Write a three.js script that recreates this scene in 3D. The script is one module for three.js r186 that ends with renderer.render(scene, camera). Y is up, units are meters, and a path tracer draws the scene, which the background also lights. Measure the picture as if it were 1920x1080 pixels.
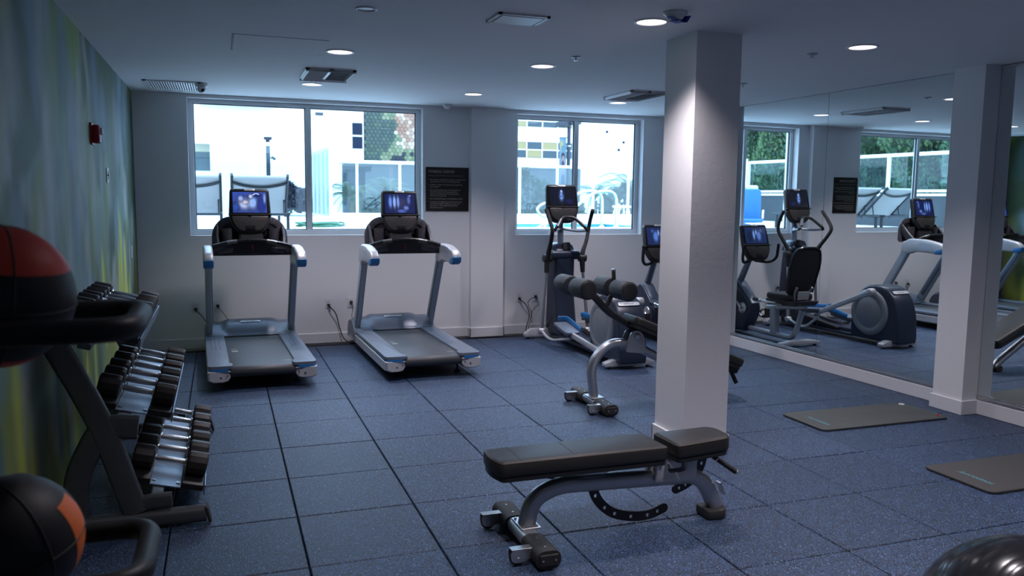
import * as THREE from 'three';
import { RoundedBoxGeometry } from 'three/addons/geometries/RoundedBoxGeometry.js';
import { mergeGeometries, toCreasedNormals } from 'three/addons/utils/BufferGeometryUtils.js';

// ---------------------------------------------------------------- camera, sky, exposure
const scene = new THREE.Scene();
const camera = new THREE.PerspectiveCamera(38.86, 16 / 9, 0.05, 400);
camera.position.set(-0.3314, 1.6517, 3.5851);
camera.rotation.set(-0.11, -0.342, 0.0116, 'YXZ');
camera.focus = 5.2;
camera.userData.fStop = 3.2;
const renderer = new THREE.WebGLRenderer({ antialias: true });
renderer.toneMapping = THREE.LinearToneMapping;
renderer.toneMappingExposure = 1.0;
renderer.shadowMap.enabled = true;
renderer.shadowMap.type = THREE.PCFSoftShadowMap;
scene.background = new THREE.Color().setRGB(3.5, 5.4, 8.0);      // bright, cool, even overcast sky
const LAMP_POWER = 11.5;                                            // candela of one recessed downlight
const LAMP_COLOR = new THREE.Color().setRGB(1.0, 0.915, 0.985);

// ---------------------------------------------------------------- helpers
const PI = Math.PI;
const V = (x, y, z) => new THREE.Vector3(x, y, z);
let seedState = 12345;
const rnd = () => { seedState = (seedState * 1664525 + 1013904223) >>> 0; return seedState / 4294967296; };
const rr = (a, b) => a + (b - a) * rnd();
const used = {};
function numbered(n) { if (!(n in used)) { used[n] = 0; return n; } used[n]++; return n + '_' + String(used[n]).padStart(3, '0'); }
function std(rgb, roughness = 0.6, metalness = 0, extra = {}) {
  const m = new THREE.MeshPhysicalMaterial({ roughness, metalness, ...extra });
  m.color.setRGB(rgb[0], rgb[1], rgb[2]);
  return m;
}
function clean(g) {
  if (g.index) g = g.toNonIndexed();
  for (const k of Object.keys(g.attributes)) if (!['position', 'normal', 'uv'].includes(k)) g.deleteAttribute(k);
  if (!g.attributes.normal) g.computeVertexNormals();
  if (!g.attributes.uv) g.setAttribute('uv', new THREE.BufferAttribute(new Float32Array(g.attributes.position.count * 2), 2));
  g.morphAttributes = {};
  return g;
}
const merge = (list) => { list = [].concat(list).flat(9).map(clean); return list.length === 1 ? list[0] : mergeGeometries(list, false); };
function mesh(name, geoms, mat, parent, pos, rot) {
  const m = new THREE.Mesh(geoms.isBufferGeometry ? geoms : merge(geoms), mat);
  m.name = parent && parent !== scene ? name : numbered(name);
  m.castShadow = m.receiveShadow = true;
  if (pos) m.position.set(...pos);
  if (rot) m.rotation.set(...rot);
  (parent || scene).add(m);
  return m;
}
function thing(name, label, category, pos = [0, 0, 0], turn = 0, group) {
  const o = new THREE.Group(); o.name = numbered(name); scene.add(o);
  o.position.set(...pos); o.rotation.y = turn; o.userData = { label, category };
  if (group) o.userData.group = group;
  return o;
}
function tag(o, label, category, group, kind) {
  o.userData.label = label; o.userData.category = category;
  if (group) o.userData.group = group;
  if (kind) o.userData.kind = kind;
  return o;
}
function struct(o, label, category) { o.userData.kind = 'structure'; if (label) { o.userData.label = label; o.userData.category = category; } return o; }
function copyOf(src, label, pos, turn = 0, group) {
  const c = src.clone(); c.name = numbered(src.name.replace(/_\d{3}$/, '')); c.userData = { ...src.userData, label };
  if (group) c.userData.group = group;
  c.position.set(...pos); c.rotation.y = turn; scene.add(c); return c;
}
// --- geometry makers
function xf(g, { at = [0, 0, 0], rot = [0, 0, 0], sc = [1, 1, 1], order = 'XYZ' } = {}) {
  return g.applyMatrix4(new THREE.Matrix4().compose(V(...at), new THREE.Quaternion().setFromEuler(new THREE.Euler(rot[0], rot[1], rot[2], order)), V(...sc)));
}
function box(w, h, d, at = [0, 0, 0], r = 0.004, rot = [0, 0, 0], seg = 2) {
  const k = Math.min(r, w * 0.49, h * 0.49, d * 0.49);
  const g = r > 0 ? new RoundedBoxGeometry(w, h, d, seg, k) : new THREE.BoxGeometry(w, h, d);
  return xf(g, { at, rot });
}
// box given by its extents
const ext = (x0, x1, y0, y1, z0, z1, r = 0) => box(x1 - x0, y1 - y0, z1 - z0, [(x0 + x1) / 2, (y0 + y1) / 2, (z0 + z1) / 2], r);
function cyl(a, b, r0, r1 = r0, seg = 20, open = false) {
  const A = V(...a), B = V(...b), d = B.clone().sub(A), L = d.length();
  const g = new THREE.CylinderGeometry(r1, r0, L, seg, 1, open);
  g.applyQuaternion(new THREE.Quaternion().setFromUnitVectors(V(0, 1, 0), d.normalize()));
  g.translate((A.x + B.x) / 2, (A.y + B.y) / 2, (A.z + B.z) / 2);
  return g;
}
// cylinder with rounded rims along a..b
function drum(a, b, r, e = 0.006, seg = 28) {
  const A = V(...a), B = V(...b), d = B.clone().sub(A), L = d.length();
  const p = [[0, 0], [r - e, 0], [r - e * 0.3, e * 0.3], [r, e], [r, L - e], [r - e * 0.3, L - e * 0.3], [r - e, L], [0, L]].map((q) => new THREE.Vector2(...q));
  const g = toCreasedNormals(new THREE.LatheGeometry(p, seg), 0.9);
  g.applyQuaternion(new THREE.Quaternion().setFromUnitVectors(V(0, 1, 0), d.normalize()));
  g.translate(A.x, A.y, A.z);
  return g;
}
const lathe = (pts, seg = 32, at = [0, 0, 0]) => toCreasedNormals(new THREE.LatheGeometry(pts.map((p) => new THREE.Vector2(...p)), seg), 0.7).translate(...at);
const ball = (x, y, z, r, sx = 1, sy = 1, sz = 1, a = 20, b = 14) => xf(new THREE.SphereGeometry(r, a, b), { at: [x, y, z], sc: [sx, sy, sz] });
// polyline with rounded corners -> dense points
function rounded(pts, rad = 0.05, n = 7) {
  const out = [], P = pts.map((p) => V(...p));
  P.forEach((p, i) => {
    if (i === 0 || i === P.length - 1) { out.push(p); return; }
    const a = P[i - 1].clone().sub(p), b = P[i + 1].clone().sub(p);
    const r = Math.min(Array.isArray(rad) ? rad[i] : rad, a.length() * 0.49, b.length() * 0.49);
    const s = p.clone().add(a.setLength(r)), e = p.clone().add(b.setLength(r));
    const c = new THREE.QuadraticBezierCurve3(s, p, e);
    for (let k = 0; k <= n; k++) out.push(c.getPoint(k / n));
  });
  return out;
}
const smooth = (pts, n = 24) => new THREE.CatmullRomCurve3(pts.map((p) => V(...p)), false, 'centripetal').getPoints(n);
// sweep a closed 2-d profile along points; side = vector across the path (fixed), profile = [[along side, along normal] ...]
function sweep(P, prof, side, scale) {
  P = P.filter((p, i) => i === 0 || p.distanceTo(P[i - 1]) > 1e-5);
  const n = prof.length, pos = [], idx = [];
  let S = side ? V(...side).normalize() : null;
  P.forEach((p, i) => {
    const T = P[Math.min(i + 1, P.length - 1)].clone().sub(P[Math.max(i - 1, 0)]).normalize();
    if (!side) {
      if (!S) S = Math.abs(T.y) < 0.9 ? V(0, 1, 0).cross(T).normalize() : V(1, 0, 0);
      S = S.clone().sub(T.clone().multiplyScalar(S.dot(T))).normalize();
    }
    const Q = S.clone().sub(T.clone().multiplyScalar(S.dot(T))).normalize();
    const N = T.clone().cross(Q).normalize();
    const k = scale ? scale(i / (P.length - 1)) : [1, 1];
    for (const [a, b] of prof) { const v = p.clone().addScaledVector(Q, a * k[0]).addScaledVector(N, b * k[1]); pos.push(v.x, v.y, v.z); }
  });
  for (let i = 0; i < P.length - 1; i++) for (let j = 0; j < n; j++) {
    const a = i * n + j, b = i * n + (j + 1) % n, c = a + n, d = b + n; idx.push(a, b, d, a, d, c);
  }
  for (const e of [0, P.length - 1]) {
    const k = pos.length / 3; let x = 0, y = 0, z = 0;
    for (let j = 0; j < n; j++) { x += pos[(e * n + j) * 3]; y += pos[(e * n + j) * 3 + 1]; z += pos[(e * n + j) * 3 + 2]; }
    pos.push(x / n, y / n, z / n);
    for (let j = 0; j < n; j++) { const a = e * n + j, b = e * n + (j + 1) % n; e === 0 ? idx.push(k, b, a) : idx.push(k, a, b); }
  }
  const g = new THREE.BufferGeometry();
  g.setAttribute('position', new THREE.Float32BufferAttribute(pos, 3)); g.setIndex(idx);
  return toCreasedNormals(g, 0.8);
}
const round = (r, n = 14) => Array.from({ length: n }, (_, i) => [Math.cos(i / n * 2 * PI) * r, Math.sin(i / n * 2 * PI) * r]);
function rect(w, h, r, n = 4) {           // rounded rectangle profile
  const o = []; r = Math.min(r, w / 2 - 1e-4, h / 2 - 1e-4);
  for (const [cx, cy, a] of [[w / 2 - r, h / 2 - r, 0], [-w / 2 + r, h / 2 - r, PI / 2], [-w / 2 + r, -h / 2 + r, PI], [w / 2 - r, -h / 2 + r, 1.5 * PI]])
    for (let k = 0; k <= n; k++) o.push([cx + r * Math.cos(a + k / n * PI / 2), cy + r * Math.sin(a + k / n * PI / 2)]);
  return o;
}
const pipe = (pts, r, rad = 0.06, seg = 14) => sweep(rounded(pts, rad), round(r, seg));
const hose = (pts, r, n = 30, seg = 10) => sweep(smooth(pts, n), round(r, seg));
function shapeOf(pts, holes = []) {
  const s = Array.isArray(pts) ? new THREE.Shape(pts.map((p) => new THREE.Vector2(...p))) : pts;
  for (const h of holes) s.holes.push(new THREE.Path(h.map((p) => new THREE.Vector2(...p))));
  return s;
}
// extrude a shape; plane 'xy' (along z), 'zy' (shape x = world z, along x), 'xz' (shape y = world z, along y)
function extr(pts, depth, { bevel = 0, plane = 'xy', at = [0, 0, 0], holes = [], rot = [0, 0, 0], seg = 2, curve = 10 } = {}) {
  const g = new THREE.ExtrudeGeometry(shapeOf(pts, holes), { depth: Math.max(depth - 2 * bevel, 1e-4), bevelEnabled: bevel > 0, bevelThickness: bevel, bevelSize: bevel, bevelOffset: -bevel, bevelSegments: seg, curveSegments: curve });
  g.translate(0, 0, -(depth - 2 * bevel) / 2);
  if (plane === 'zy') g.rotateY(-PI / 2);           // shape x -> z, extrusion -> -x
  if (plane === 'xz') g.rotateX(PI / 2);            // shape y -> z, extrusion -> -y
  return xf(toCreasedNormals(g, 0.7), { at, rot });
}
// rounded outline of a polygon given as points [x, y] with one radius or one per corner
function outline(pts, rad = 0.02, n = 5) {
  const N = pts.length, o = [];
  for (let i = 0; i < N; i++) {
    const p = new THREE.Vector2(...pts[i]), a = new THREE.Vector2(...pts[(i + N - 1) % N]).sub(p), b = new THREE.Vector2(...pts[(i + 1) % N]).sub(p);
    const r = Math.min(Array.isArray(rad) ? rad[i] : rad, a.length() * 0.49, b.length() * 0.49);
    if (r < 1e-4) { o.push([p.x, p.y]); continue; }
    const s = p.clone().add(a.setLength(r)), e = p.clone().add(b.setLength(r)), c = new THREE.QuadraticBezierCurve(s, p, e);
    for (let k = 0; k <= n; k++) { const q = c.getPoint(k / n); o.push([q.x, q.y]); }
  }
  return o;
}
// --- textures
function lattice(seed) {
  const t = new Float32Array(65536); let s = seed >>> 0 || 1;
  for (let i = 0; i < 65536; i++) { s = (s * 1664525 + 1013904223) >>> 0; t[i] = s / 4294967296; }
  return (x, y) => {
    const xi = Math.floor(x), yi = Math.floor(y), fx = x - xi, fy = y - yi, u = fx * fx * (3 - 2 * fx), v = fy * fy * (3 - 2 * fy);
    const h = (a, b) => t[((a & 255) + ((b & 255) << 8)) & 65535];
    return (h(xi, yi) * (1 - u) + h(xi + 1, yi) * u) * (1 - v) + (h(xi, yi + 1) * (1 - u) + h(xi + 1, yi + 1) * u) * v;
  };
}
const toS = (c) => Math.round(255 * Math.min(1, Math.max(0, c <= 0.0031308 ? 12.92 * c : 1.055 * Math.pow(c, 1 / 2.4) - 0.055)));
function dataTex(w, h, fn, srgb = true, repeat = true) {
  const d = new Uint8Array(w * h * 4);
  for (let y = 0; y < h; y++) for (let x = 0; x < w; x++) {
    const c = fn(x, y), i = (y * w + x) * 4;
    for (let k = 0; k < 3; k++) d[i + k] = srgb ? toS(c[k]) : Math.round(255 * Math.min(1, Math.max(0, c[k])));
    d[i + 3] = 255;
  }
  const t = new THREE.DataTexture(d, w, h, THREE.RGBAFormat);
  t.magFilter = THREE.LinearFilter; t.minFilter = THREE.LinearMipmapLinearFilter; t.generateMipmaps = true;
  t.wrapS = t.wrapT = repeat ? THREE.RepeatWrapping : THREE.ClampToEdgeWrapping;
  if (srgb) t.colorSpace = THREE.SRGBColorSpace;
  t.needsUpdate = true;
  return t;
}
function canvasTex(w, h, draw) {
  const c = document.createElement('canvas'); c.width = w; c.height = h;
  draw(c.getContext('2d'), w, h);
  const t = new THREE.CanvasTexture(c); t.colorSpace = THREE.SRGBColorSpace; t.wrapS = t.wrapT = THREE.ClampToEdgeWrapping;
  return t;
}
// planar uv in metres for boxes and walls
function metricUV(g, s = 1, ox = 0, oy = 0) {
  g = clean(g); const p = g.attributes.position, n = g.attributes.normal, u = g.attributes.uv;
  for (let i = 0; i < p.count; i++) {
    const ax = Math.abs(n.getX(i)), ay = Math.abs(n.getY(i)), az = Math.abs(n.getZ(i));
    const [a, b] = ay >= ax && ay >= az ? [p.getX(i), p.getZ(i)] : ax >= az ? [p.getZ(i), p.getY(i)] : [p.getX(i), p.getY(i)];
    u.setXY(i, a * s + ox, b * s + oy);
  }
  return g;
}
// ---------------------------------------------------------------- materials
const RT = 0.034, wx = (z) => 5.19 + RT * (z + 3);           // the mirror wall runs very slightly askew
const XL = -1.161, XR = 5.206, ZB = -5.69, ZF = 5.4, H = 2.69;
const nA = lattice(7), nB = lattice(77), nC = lattice(777);
const fbm = (f, x, y, o = 4) => { let s = 0, a = 0.5, t = 0; for (let i = 0; i < o; i++) { s += a * f(x, y); t += a; x = x * 2.03 + 17.1; y = y * 2.03 + 9.7; a *= 0.5; } return s / t; };
const sm = (a, b, x) => { const t = Math.min(1, Math.max(0, (x - a) / (b - a))); return t * t * (3 - 2 * t); };
const mix3 = (a, b, t) => [a[0] + (b[0] - a[0]) * t, a[1] + (b[1] - a[1]) * t, a[2] + (b[2] - a[2]) * t];

const paintBump = dataTex(256, 256, (x, y) => { const v = 0.5 * fbm(nA, x / 4, y / 4, 2) + 0.5 * fbm(nB, x / 11, y / 11, 2); return [v, v, v]; }, false);
paintBump.repeat.set(1.4, 1.4);
const mWall = std([0.80, 0.79, 0.80], 0.62, 0, { bumpMap: paintBump, bumpScale: 0.0006 });
const mCeil = std([0.82, 0.82, 0.83], 0.85, 0, { bumpMap: paintBump, bumpScale: 0.0006 });
const mTrim = std([0.74, 0.73, 0.75], 0.38);
const mFrameW = std([0.72, 0.74, 0.76], 0.35, 0.1);           // window aluminium, white coated
const mGasket = std([0.03, 0.035, 0.04], 0.6);
const mGlass = new THREE.MeshPhysicalMaterial({ color: 0xffffff, roughness: 0, transmission: 1, thickness: 0, ior: 1.45 });
mGlass.color.setRGB(0.96, 0.985, 0.98);
const mMirror = std([0.80, 0.86, 0.86], 0.0, 1.0);
const mMirrorEdge = std([0.10, 0.16, 0.16], 0.15, 0.2);
const mBlackPl = std([0.018, 0.018, 0.02], 0.42);
const mBlackGloss = std([0.012, 0.012, 0.015], 0.22);
const mBlackRub = std([0.02, 0.02, 0.021], 0.75);
const mSilver = std([0.42, 0.43, 0.45], 0.34, 0.75);
const mSilverP = std([0.46, 0.47, 0.50], 0.42, 0.35);         // silver painted plastic
const mChrome = std([0.75, 0.75, 0.77], 0.12, 1.0);
const mSteel = std([0.55, 0.55, 0.57], 0.28, 0.9);
const mBlueGrey = std([0.115, 0.14, 0.185], 0.36, 0.15);      // treadmill hood and steps
const mBlueAcc = std([0.02, 0.16, 0.42], 0.4);
const mNavy = std([0.022, 0.03, 0.055], 0.33, 0.1);           // elliptical and bike shrouds
const mWhitePl = std([0.74, 0.74, 0.75], 0.4);
const mBadge = std([0.62, 0.66, 0.70], 0.3, 0.4);

// ---------------------------------------------------------------- floor of rubber tiles
{
  const S = 1024, col = new Float32Array(S * S * 3), hgt = new Float32Array(S * S);
  for (let y = 0; y < S; y++) for (let x = 0; x < S; x++) {
    const i = y * S + x, n = fbm(nC, x / 5, y / 5, 2), w = fbm(nA, x / 90, y / 90, 3);
    const k = 0.55 + 0.9 * n; const t = 0.8 + 0.4 * w;
    col[i * 3] = 0.010 * k * t; col[i * 3 + 1] = 0.017 * k * t; col[i * 3 + 2] = 0.032 * k * t; hgt[i] = n * 0.6;
  }
  for (let f = 0; f < 20000; f++) {
    const cx = rnd() * S, cy = rnd() * S, a = rr(1.4, 4.4), b = a * rr(0.45, 0.95), th = rr(0, PI), c = Math.cos(th), s = Math.sin(th);
    const kind = rnd(), br = rr(0.45, 1.25);
    const base = kind < 0.70 ? [0.052, 0.125, 0.30] : kind < 0.93 ? [0.12, 0.21, 0.36] : kind < 0.985 ? [0.42, 0.55, 0.75] : [0.14, 0.05, 0.07];
    const R = Math.ceil(a) + 1, zz = rr(0.5, 1);
    for (let dy = -R; dy <= R; dy++) for (let dx = -R; dx <= R; dx++) {
      const u = (dx * c + dy * s) / a, v = (-dx * s + dy * c) / b; if (u * u + v * v > 1) continue;
      const i = ((Math.floor(cy + dy) + S) % S) * S + (Math.floor(cx + dx) + S) % S;
      for (let k = 0; k < 3; k++) col[i * 3 + k] = base[k] * br; hgt[i] = zz;
    }
  }
  const rubberMap = dataTex(S, S, (x, y) => { const i = (y * S + x) * 3; return [col[i], col[i + 1], col[i + 2]]; });
  const rubberBump = dataTex(S, S, (x, y) => { const v = hgt[y * S + x]; return [v, v, v]; }, false);
  const tones = [[1, 1, 1], [0.9, 0.91, 0.92], [1.07, 1.06, 1.05], [0.96, 0.98, 1.02]];
  const mRub = tones.map((t) => std(t, 0.52, 0, { map: rubberMap, bumpMap: rubberBump, bumpScale: 0.0016 }));
  const T = 0.61, J = 0.007, C = 0.004, D = 0.022;
  const slab = mesh('floor', ext(XL - 0.2, XR + 0.45, -0.2, -D, ZB - 0.2, ZF + 0.2), std([0.012, 0.013, 0.016], 0.9));
  struct(slab, 'dark blue flecked rubber tile floor of the gym', 'floor');
  const tileGeo = (x0, x1, z0, z1, du, dv) => {
    const P = [], N = [], U = [];
    const quad = (a, b, c, d) => {
      const n = V(...b).sub(V(...a)).cross(V(...c).sub(V(...a))).normalize();
      for (const q of [a, b, c, a, c, d]) { P.push(...q); N.push(n.x, n.y, n.z); U.push(q[0] / T + du, q[2] / T + dv); }
    };
    const a = [x0 + C, 0, z0 + C], b = [x1 - C, 0, z0 + C], c = [x1 - C, 0, z1 - C], d = [x0 + C, 0, z1 - C];
    const e = [x0, -C, z0], f = [x1, -C, z0], g = [x1, -C, z1], h = [x0, -C, z1];
    quad(a, d, c, b); quad(e, a, b, f); quad(b, c, g, f); quad(c, d, h, g); quad(d, a, e, h);
    const lo = (q) => [q[0], -D, q[2]];
    quad(e, f, lo(f), lo(e)); quad(f, g, lo(g), lo(f)); quad(g, h, lo(h), lo(g)); quad(h, e, lo(e), lo(h));
    const G = new THREE.BufferGeometry();
    G.setAttribute('position', new THREE.Float32BufferAttribute(P, 3)); G.setAttribute('normal', new THREE.Float32BufferAttribute(N, 3)); G.setAttribute('uv', new THREE.Float32BufferAttribute(U, 2));
    return G;
  };
  const full = [0, 1, 2, 3, 4, 5].map((k) => tileGeo(J / 2, T - J / 2, J / 2, T - J / 2, k * 0.37, k * 0.61));
  for (let i = -2; i <= 8; i++) for (let j = -9; j <= 9; j++) {
    const x0 = i * T, z0 = j * T, cx0 = Math.max(x0, XL), cx1 = Math.min(x0 + T, 5.47), cz0 = Math.max(z0, ZB), cz1 = Math.min(z0 + T, ZF);
    if (cx1 - cx0 < 0.03 || cz1 - cz0 < 0.03) continue;
    const whole = cx0 === x0 && cx1 === x0 + T && cz0 === z0 && cz1 === z0 + T, m = mRub[Math.floor(rnd() * 4)], k = Math.floor(rnd() * 6);
    const g = whole ? full[k] : tileGeo(cx0 - x0 + J / 2, cx1 - x0 - J / 2, cz0 - z0 + J / 2, cz1 - z0 - J / 2, k * 0.37, k * 0.61);
    const t = mesh('floor_tile', g, m, slab, [x0, rr(-0.0012, 0.0004), z0]);
    t.rotation.z = rr(-0.0012, 0.0012); t.rotation.x = rr(-0.0012, 0.0012);
  }
}

// ---------------------------------------------------------------- ceiling, walls, pillar
struct(mesh('ceiling', metricUV(ext(XL - 0.2, XR + 0.45, H, H + 0.2, ZB - 0.25, ZF + 0.2)), mCeil), 'flat white painted ceiling', 'ceiling');
const W1 = { x0: -0.64, x1: 1.865, y0: 1.215, y1: 2.652, mx: 0.595 }, W2 = { x0: 3.005, x1: 4.705, y0: 1.21, y1: 2.645, mx: 3.832 };
{
  const hole = (w) => [[w.x0, w.y0], [w.x0, w.y1], [w.x1, w.y1], [w.x1, w.y0]];
  const g = extr([[XL - 0.2, -0.1], [XR + 0.2, -0.1], [XR + 0.2, H + 0.02], [XL - 0.2, H + 0.02]], 0.25, { holes: [hole(W1), hole(W2)], at: [0, 0, ZB - 0.125] });
  struct(mesh('wall_back', metricUV(g), mWall), 'white painted wall with two wide windows', 'wall');
  struct(mesh('pilaster', metricUV(ext(2.425, 2.825, -0.01, H + 0.01, ZB - 0.01, ZB + 0.085)), mWall), 'shallow white wall pilaster between the two windows', 'pilaster');
  struct(mesh('pilaster', metricUV(ext(5.085, 5.20, -0.01, H + 0.01, -4.75, -4.30)), mWall), 'white wall pilaster at the far end of the mirrors', 'pilaster');
  struct(mesh('pilaster', metricUV(ext(5.095, 5.27, -0.01, H + 0.01, -1.41, -1.13)), mWall), 'white wall pilaster between the two mirrored bays', 'pilaster');
  struct(mesh('wall_right', metricUV(box(0.2, H + 0.02, ZF - ZB + 0.3, [wx(-0.15) + 0.108, H / 2, -0.15], 0, [0, RT, 0])), mWall), 'white painted wall behind the mirrors', 'wall');
  struct(mesh('wall_front', metricUV(ext(XL - 0.2, XR + 0.45, -0.1, H + 0.02, ZF, ZF + 0.2)), mWall), 'white painted wall opposite the windows', 'wall');
}
{ // left wall with its printed brush-stroke mural
  const w = 2048, h = 768, ZL = ZF - ZB;
  const blades = [];
  const add = (z, y0, len, wd, c, a) => blades.push({ z, y0, len, wd, c, a, lean: rr(-0.12, 0.12) });
  const YG = [0.60, 0.62, 0.07], OL = [0.28, 0.30, 0.04], DG = [0.03, 0.06, 0.025], LI = [0.45, 0.45, 0.42], BL = [0.17, 0.26, 0.40], TE = [0.06, 0.13, 0.16], PU = [0.07, 0.06, 0.13];
  for (let i = 0; i < 60; i++) add(rr(-5.6, 5.3), rr(0.0, 2.2), rr(0.4, 0.9), rr(0.10, 0.26), DG, rr(0.35, 0.8));
  for (let i = 0; i < 70; i++) add(rr(-5.6, 5.3), rr(0.2, 2.3), rr(0.4, 0.9), rr(0.08, 0.22), LI, rr(0.25, 0.6));
  for (let i = 0; i < 60; i++) add(rr(-5.6, 5.3), rr(0.0, 2.3), rr(0.4, 0.9), rr(0.06, 0.2), rnd() < 0.5 ? BL : TE, rr(0.3, 0.7));
  for (let i = 0; i < 36; i++) add(rr(-5.6, 5.3), rr(-0.5, 0.3), rr(0.4, 0.9), rr(0.05, 0.16), rnd() < 0.5 ? YG : OL, rr(0.35, 0.8));
  for (let i = 0; i < 16; i++) add(rr(-3.2, -0.2), rr(0.6, 1.9), rr(0.5, 1.0), rr(0.06, 0.2), [0.20, 0.27, 0.12], rr(0.4, 0.7));
  add(-5.6, -0.5, 3.4, 0.07, PU, 0.9); add(-5.3, 0.3, 1.1, 0.10, DG, 0.8); add(-5.25, 1.7, 1.0, 0.14, DG, 0.8);
  add(-1.2, 1.2, 1.1, 0.16, LI, 0.8); add(-1.0, 0.9, 0.8, 0.14, LI, 0.6); add(-2.05, 0.7, 1.0, 0.2, BL, 0.5);
  add(-0.35, 0.3, 0.75, 0.10, YG, 0.75); add(-0.12, 0.2, 0.7, 0.09, OL, 0.8); add(-0.7, 0.1, 0.95, 0.22, DG, 0.95); add(-1.15, 0.2, 0.9, 0.1, TE, 0.8); add(-1.5, 0.1, 0.8, 0.08, [0.45, 0.5, 0.45], 0.7); add(-2.15, 0.3, 0.5, 0.10, YG, 0.85);
  for (const [z, y0, len, wd] of [[-3.06, 0.55, 0.75, 0.075], [-4.02, 0.35, 1.0, 0.07], [-4.14, 0.45, 1.1, 0.06], [-4.25, 0.4, 1.25, 0.05], [-4.36, 0.35, 0.95, 0.06], [-4.5, 0.5, 0.8, 0.05], [-4.6, 0.2, 0.7, 0.06], [-4.8, 0.5, 0.45, 0.04]]) add(z, y0, len, wd, YG, 1.0);
  const strip = Array.from({ length: w }, () => []);
  for (const b of blades) { const lo = Math.floor((b.z - 3.2 * b.wd - 0.1 - ZB) / ZL * w), hi = Math.ceil((b.z + 3.2 * b.wd + 0.1 - ZB) / ZL * w); for (let x = Math.max(0, lo); x < Math.min(w, hi); x++) strip[x].push(b); }
  const mural = dataTex(w, h, (px, py) => {
    const z = ZB + (px + 0.5) / w * ZL, y = (py + 0.5) / h * H;
    const wob = 0.5 * (fbm(nA, z * 1.3, y * 1.1, 3) - 0.5), wy = y + 0.9 * (fbm(nC, z * 1.9 + 5, y * 0.8, 2) - 0.5);
    const a = fbm(nA, (z + wob) * 0.9, wy * 0.8, 3), b = fbm(nB, (z + wob) * 1.9, wy * 1.0, 4), c = fbm(nC, (z + wob) * 1.3 + 9, wy * 0.95, 3), d = fbm(nA, z * 6, y * 2.6, 3);
    let k = mix3([0.12, 0.19, 0.15], [0.19, 0.28, 0.06], sm(0.42, 0.56, a));
    k = mix3(k, [0.38, 0.38, 0.34], 0.8 * sm(0.50, 0.66, b));
    k = mix3(k, [0.03, 0.06, 0.02], 0.92 * sm(0.47, 0.60, c));
    k = mix3(k, [0.25, 0.27, 0.035], 0.7 * sm(0.52, 0.66, fbm(nB, z * 1.0 + 31, wy * 0.9 + 3, 3)));
    for (const q of strip[px]) {
      const t = (y - q.y0) / q.len; if (t < -0.15 || t > 1.1) continue;
      const wd = q.wd * (0.35 + 0.65 * Math.sin(PI * Math.min(1, Math.max(0, 0.15 + 0.85 * t)))) + 0.008, u = (z - q.z - q.lean * t - wob * 0.4) / wd;
      const m = q.a * Math.exp(-u * u) * sm(-0.12, 0.15, t) * (1 - sm(0.72, 1.08, t)) * (0.75 + 0.5 * d);
      k = mix3(k, q.c, Math.min(1, m));
    }
    const g = 1.02 + 0.22 * d;
    return [k[0] * g, k[1] * g, k[2] * g];
  }, true, false);
  mural.repeat.set(1 / ZL, 1 / H); mural.offset.set(-ZB / ZL, 0);
  const weave = dataTex(128, 128, (x, y) => { const v = 0.5 + 0.25 * Math.sin(x / 128 * 2 * PI * 16) * Math.sin(y / 128 * 2 * PI * 16) + 0.3 * (nB(x * 0.7, y * 0.7) - 0.5); return [v, v, v]; }, false);
  weave.repeat.set(12, 12);
  const mMural = std([1, 1, 1], 0.6, 0, { map: mural, bumpMap: weave, bumpScale: 0.0005 });
  struct(mesh('wall_left', metricUV(ext(XL - 0.2, XL, -0.1, H + 0.02, ZB - 0.2, ZF + 0.2)), mMural), 'wall covered by a green, blue and yellow brush stroke mural', 'wall');
}
// pillar with its own skirting
{
  const p = mesh('pillar', metricUV(ext(2.458, 2.785, -0.01, H + 0.01, -1.275, -0.905, 0.0)), mWall);
  struct(p, 'square white pillar standing in the middle of the gym', 'pillar');
  const s = (x0, x1, z0, z1) => ext(x0, x1, 0.0, 0.112, z0, z1, 0.004);
  mesh('skirting', [s(2.443, 2.459, -1.29, -0.89), s(2.784, 2.80, -1.29, -0.89), s(2.443, 2.80, -0.906, -0.89), s(2.443, 2.80, -1.29, -1.274)], mTrim, p);
}
// baseboards
{
  const bb = (n, list, label) => struct(mesh(n, list.map((e) => (e.isBufferGeometry ? e : ext(...e, 0.004))), mTrim), label, 'baseboard');
  const along = (z0, z1) => box(0.019, 0.112, (z1 - z0) / Math.cos(RT), [wx((z0 + z1) / 2) - 0.0065, 0.056, (z0 + z1) / 2], 0.004, [0, RT, 0]);
  const h = 0.112, t = 0.015;
  bb('baseboard_back', [[XL, 2.411, 0, h, ZB, ZB + t], [2.411, 2.426, 0, h, ZB, ZB + 0.1], [2.411, 2.84, 0, h, ZB + 0.085, ZB + 0.1], [2.825, 2.84, 0, h, ZB, ZB + 0.1], [2.84, XR, 0, h, ZB, ZB + t]], 'white baseboard under the windows');
  bb('baseboard_left', [[XL, XL + t, 0, h, ZB + t, ZF]], 'white baseboard along the mural wall');
  bb('baseboard_right', [along(ZB + t, -4.76), [5.070, 5.086, 0, h, -4.77, -4.285], [5.086, 5.145, 0, h, -4.3, -4.285], along(-4.3, -1.41), [5.08, 5.096, 0, h, -1.425, -1.115], [5.096, 5.245, 0, h, -1.13, -1.115], along(-1.13, ZF - 0.02)], 'white baseboard below the wall mirrors');
  bb('baseboard_front', [[XL, XR, 0, h, ZF - t, ZF]], 'white baseboard on the wall behind the viewer');
}
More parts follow.
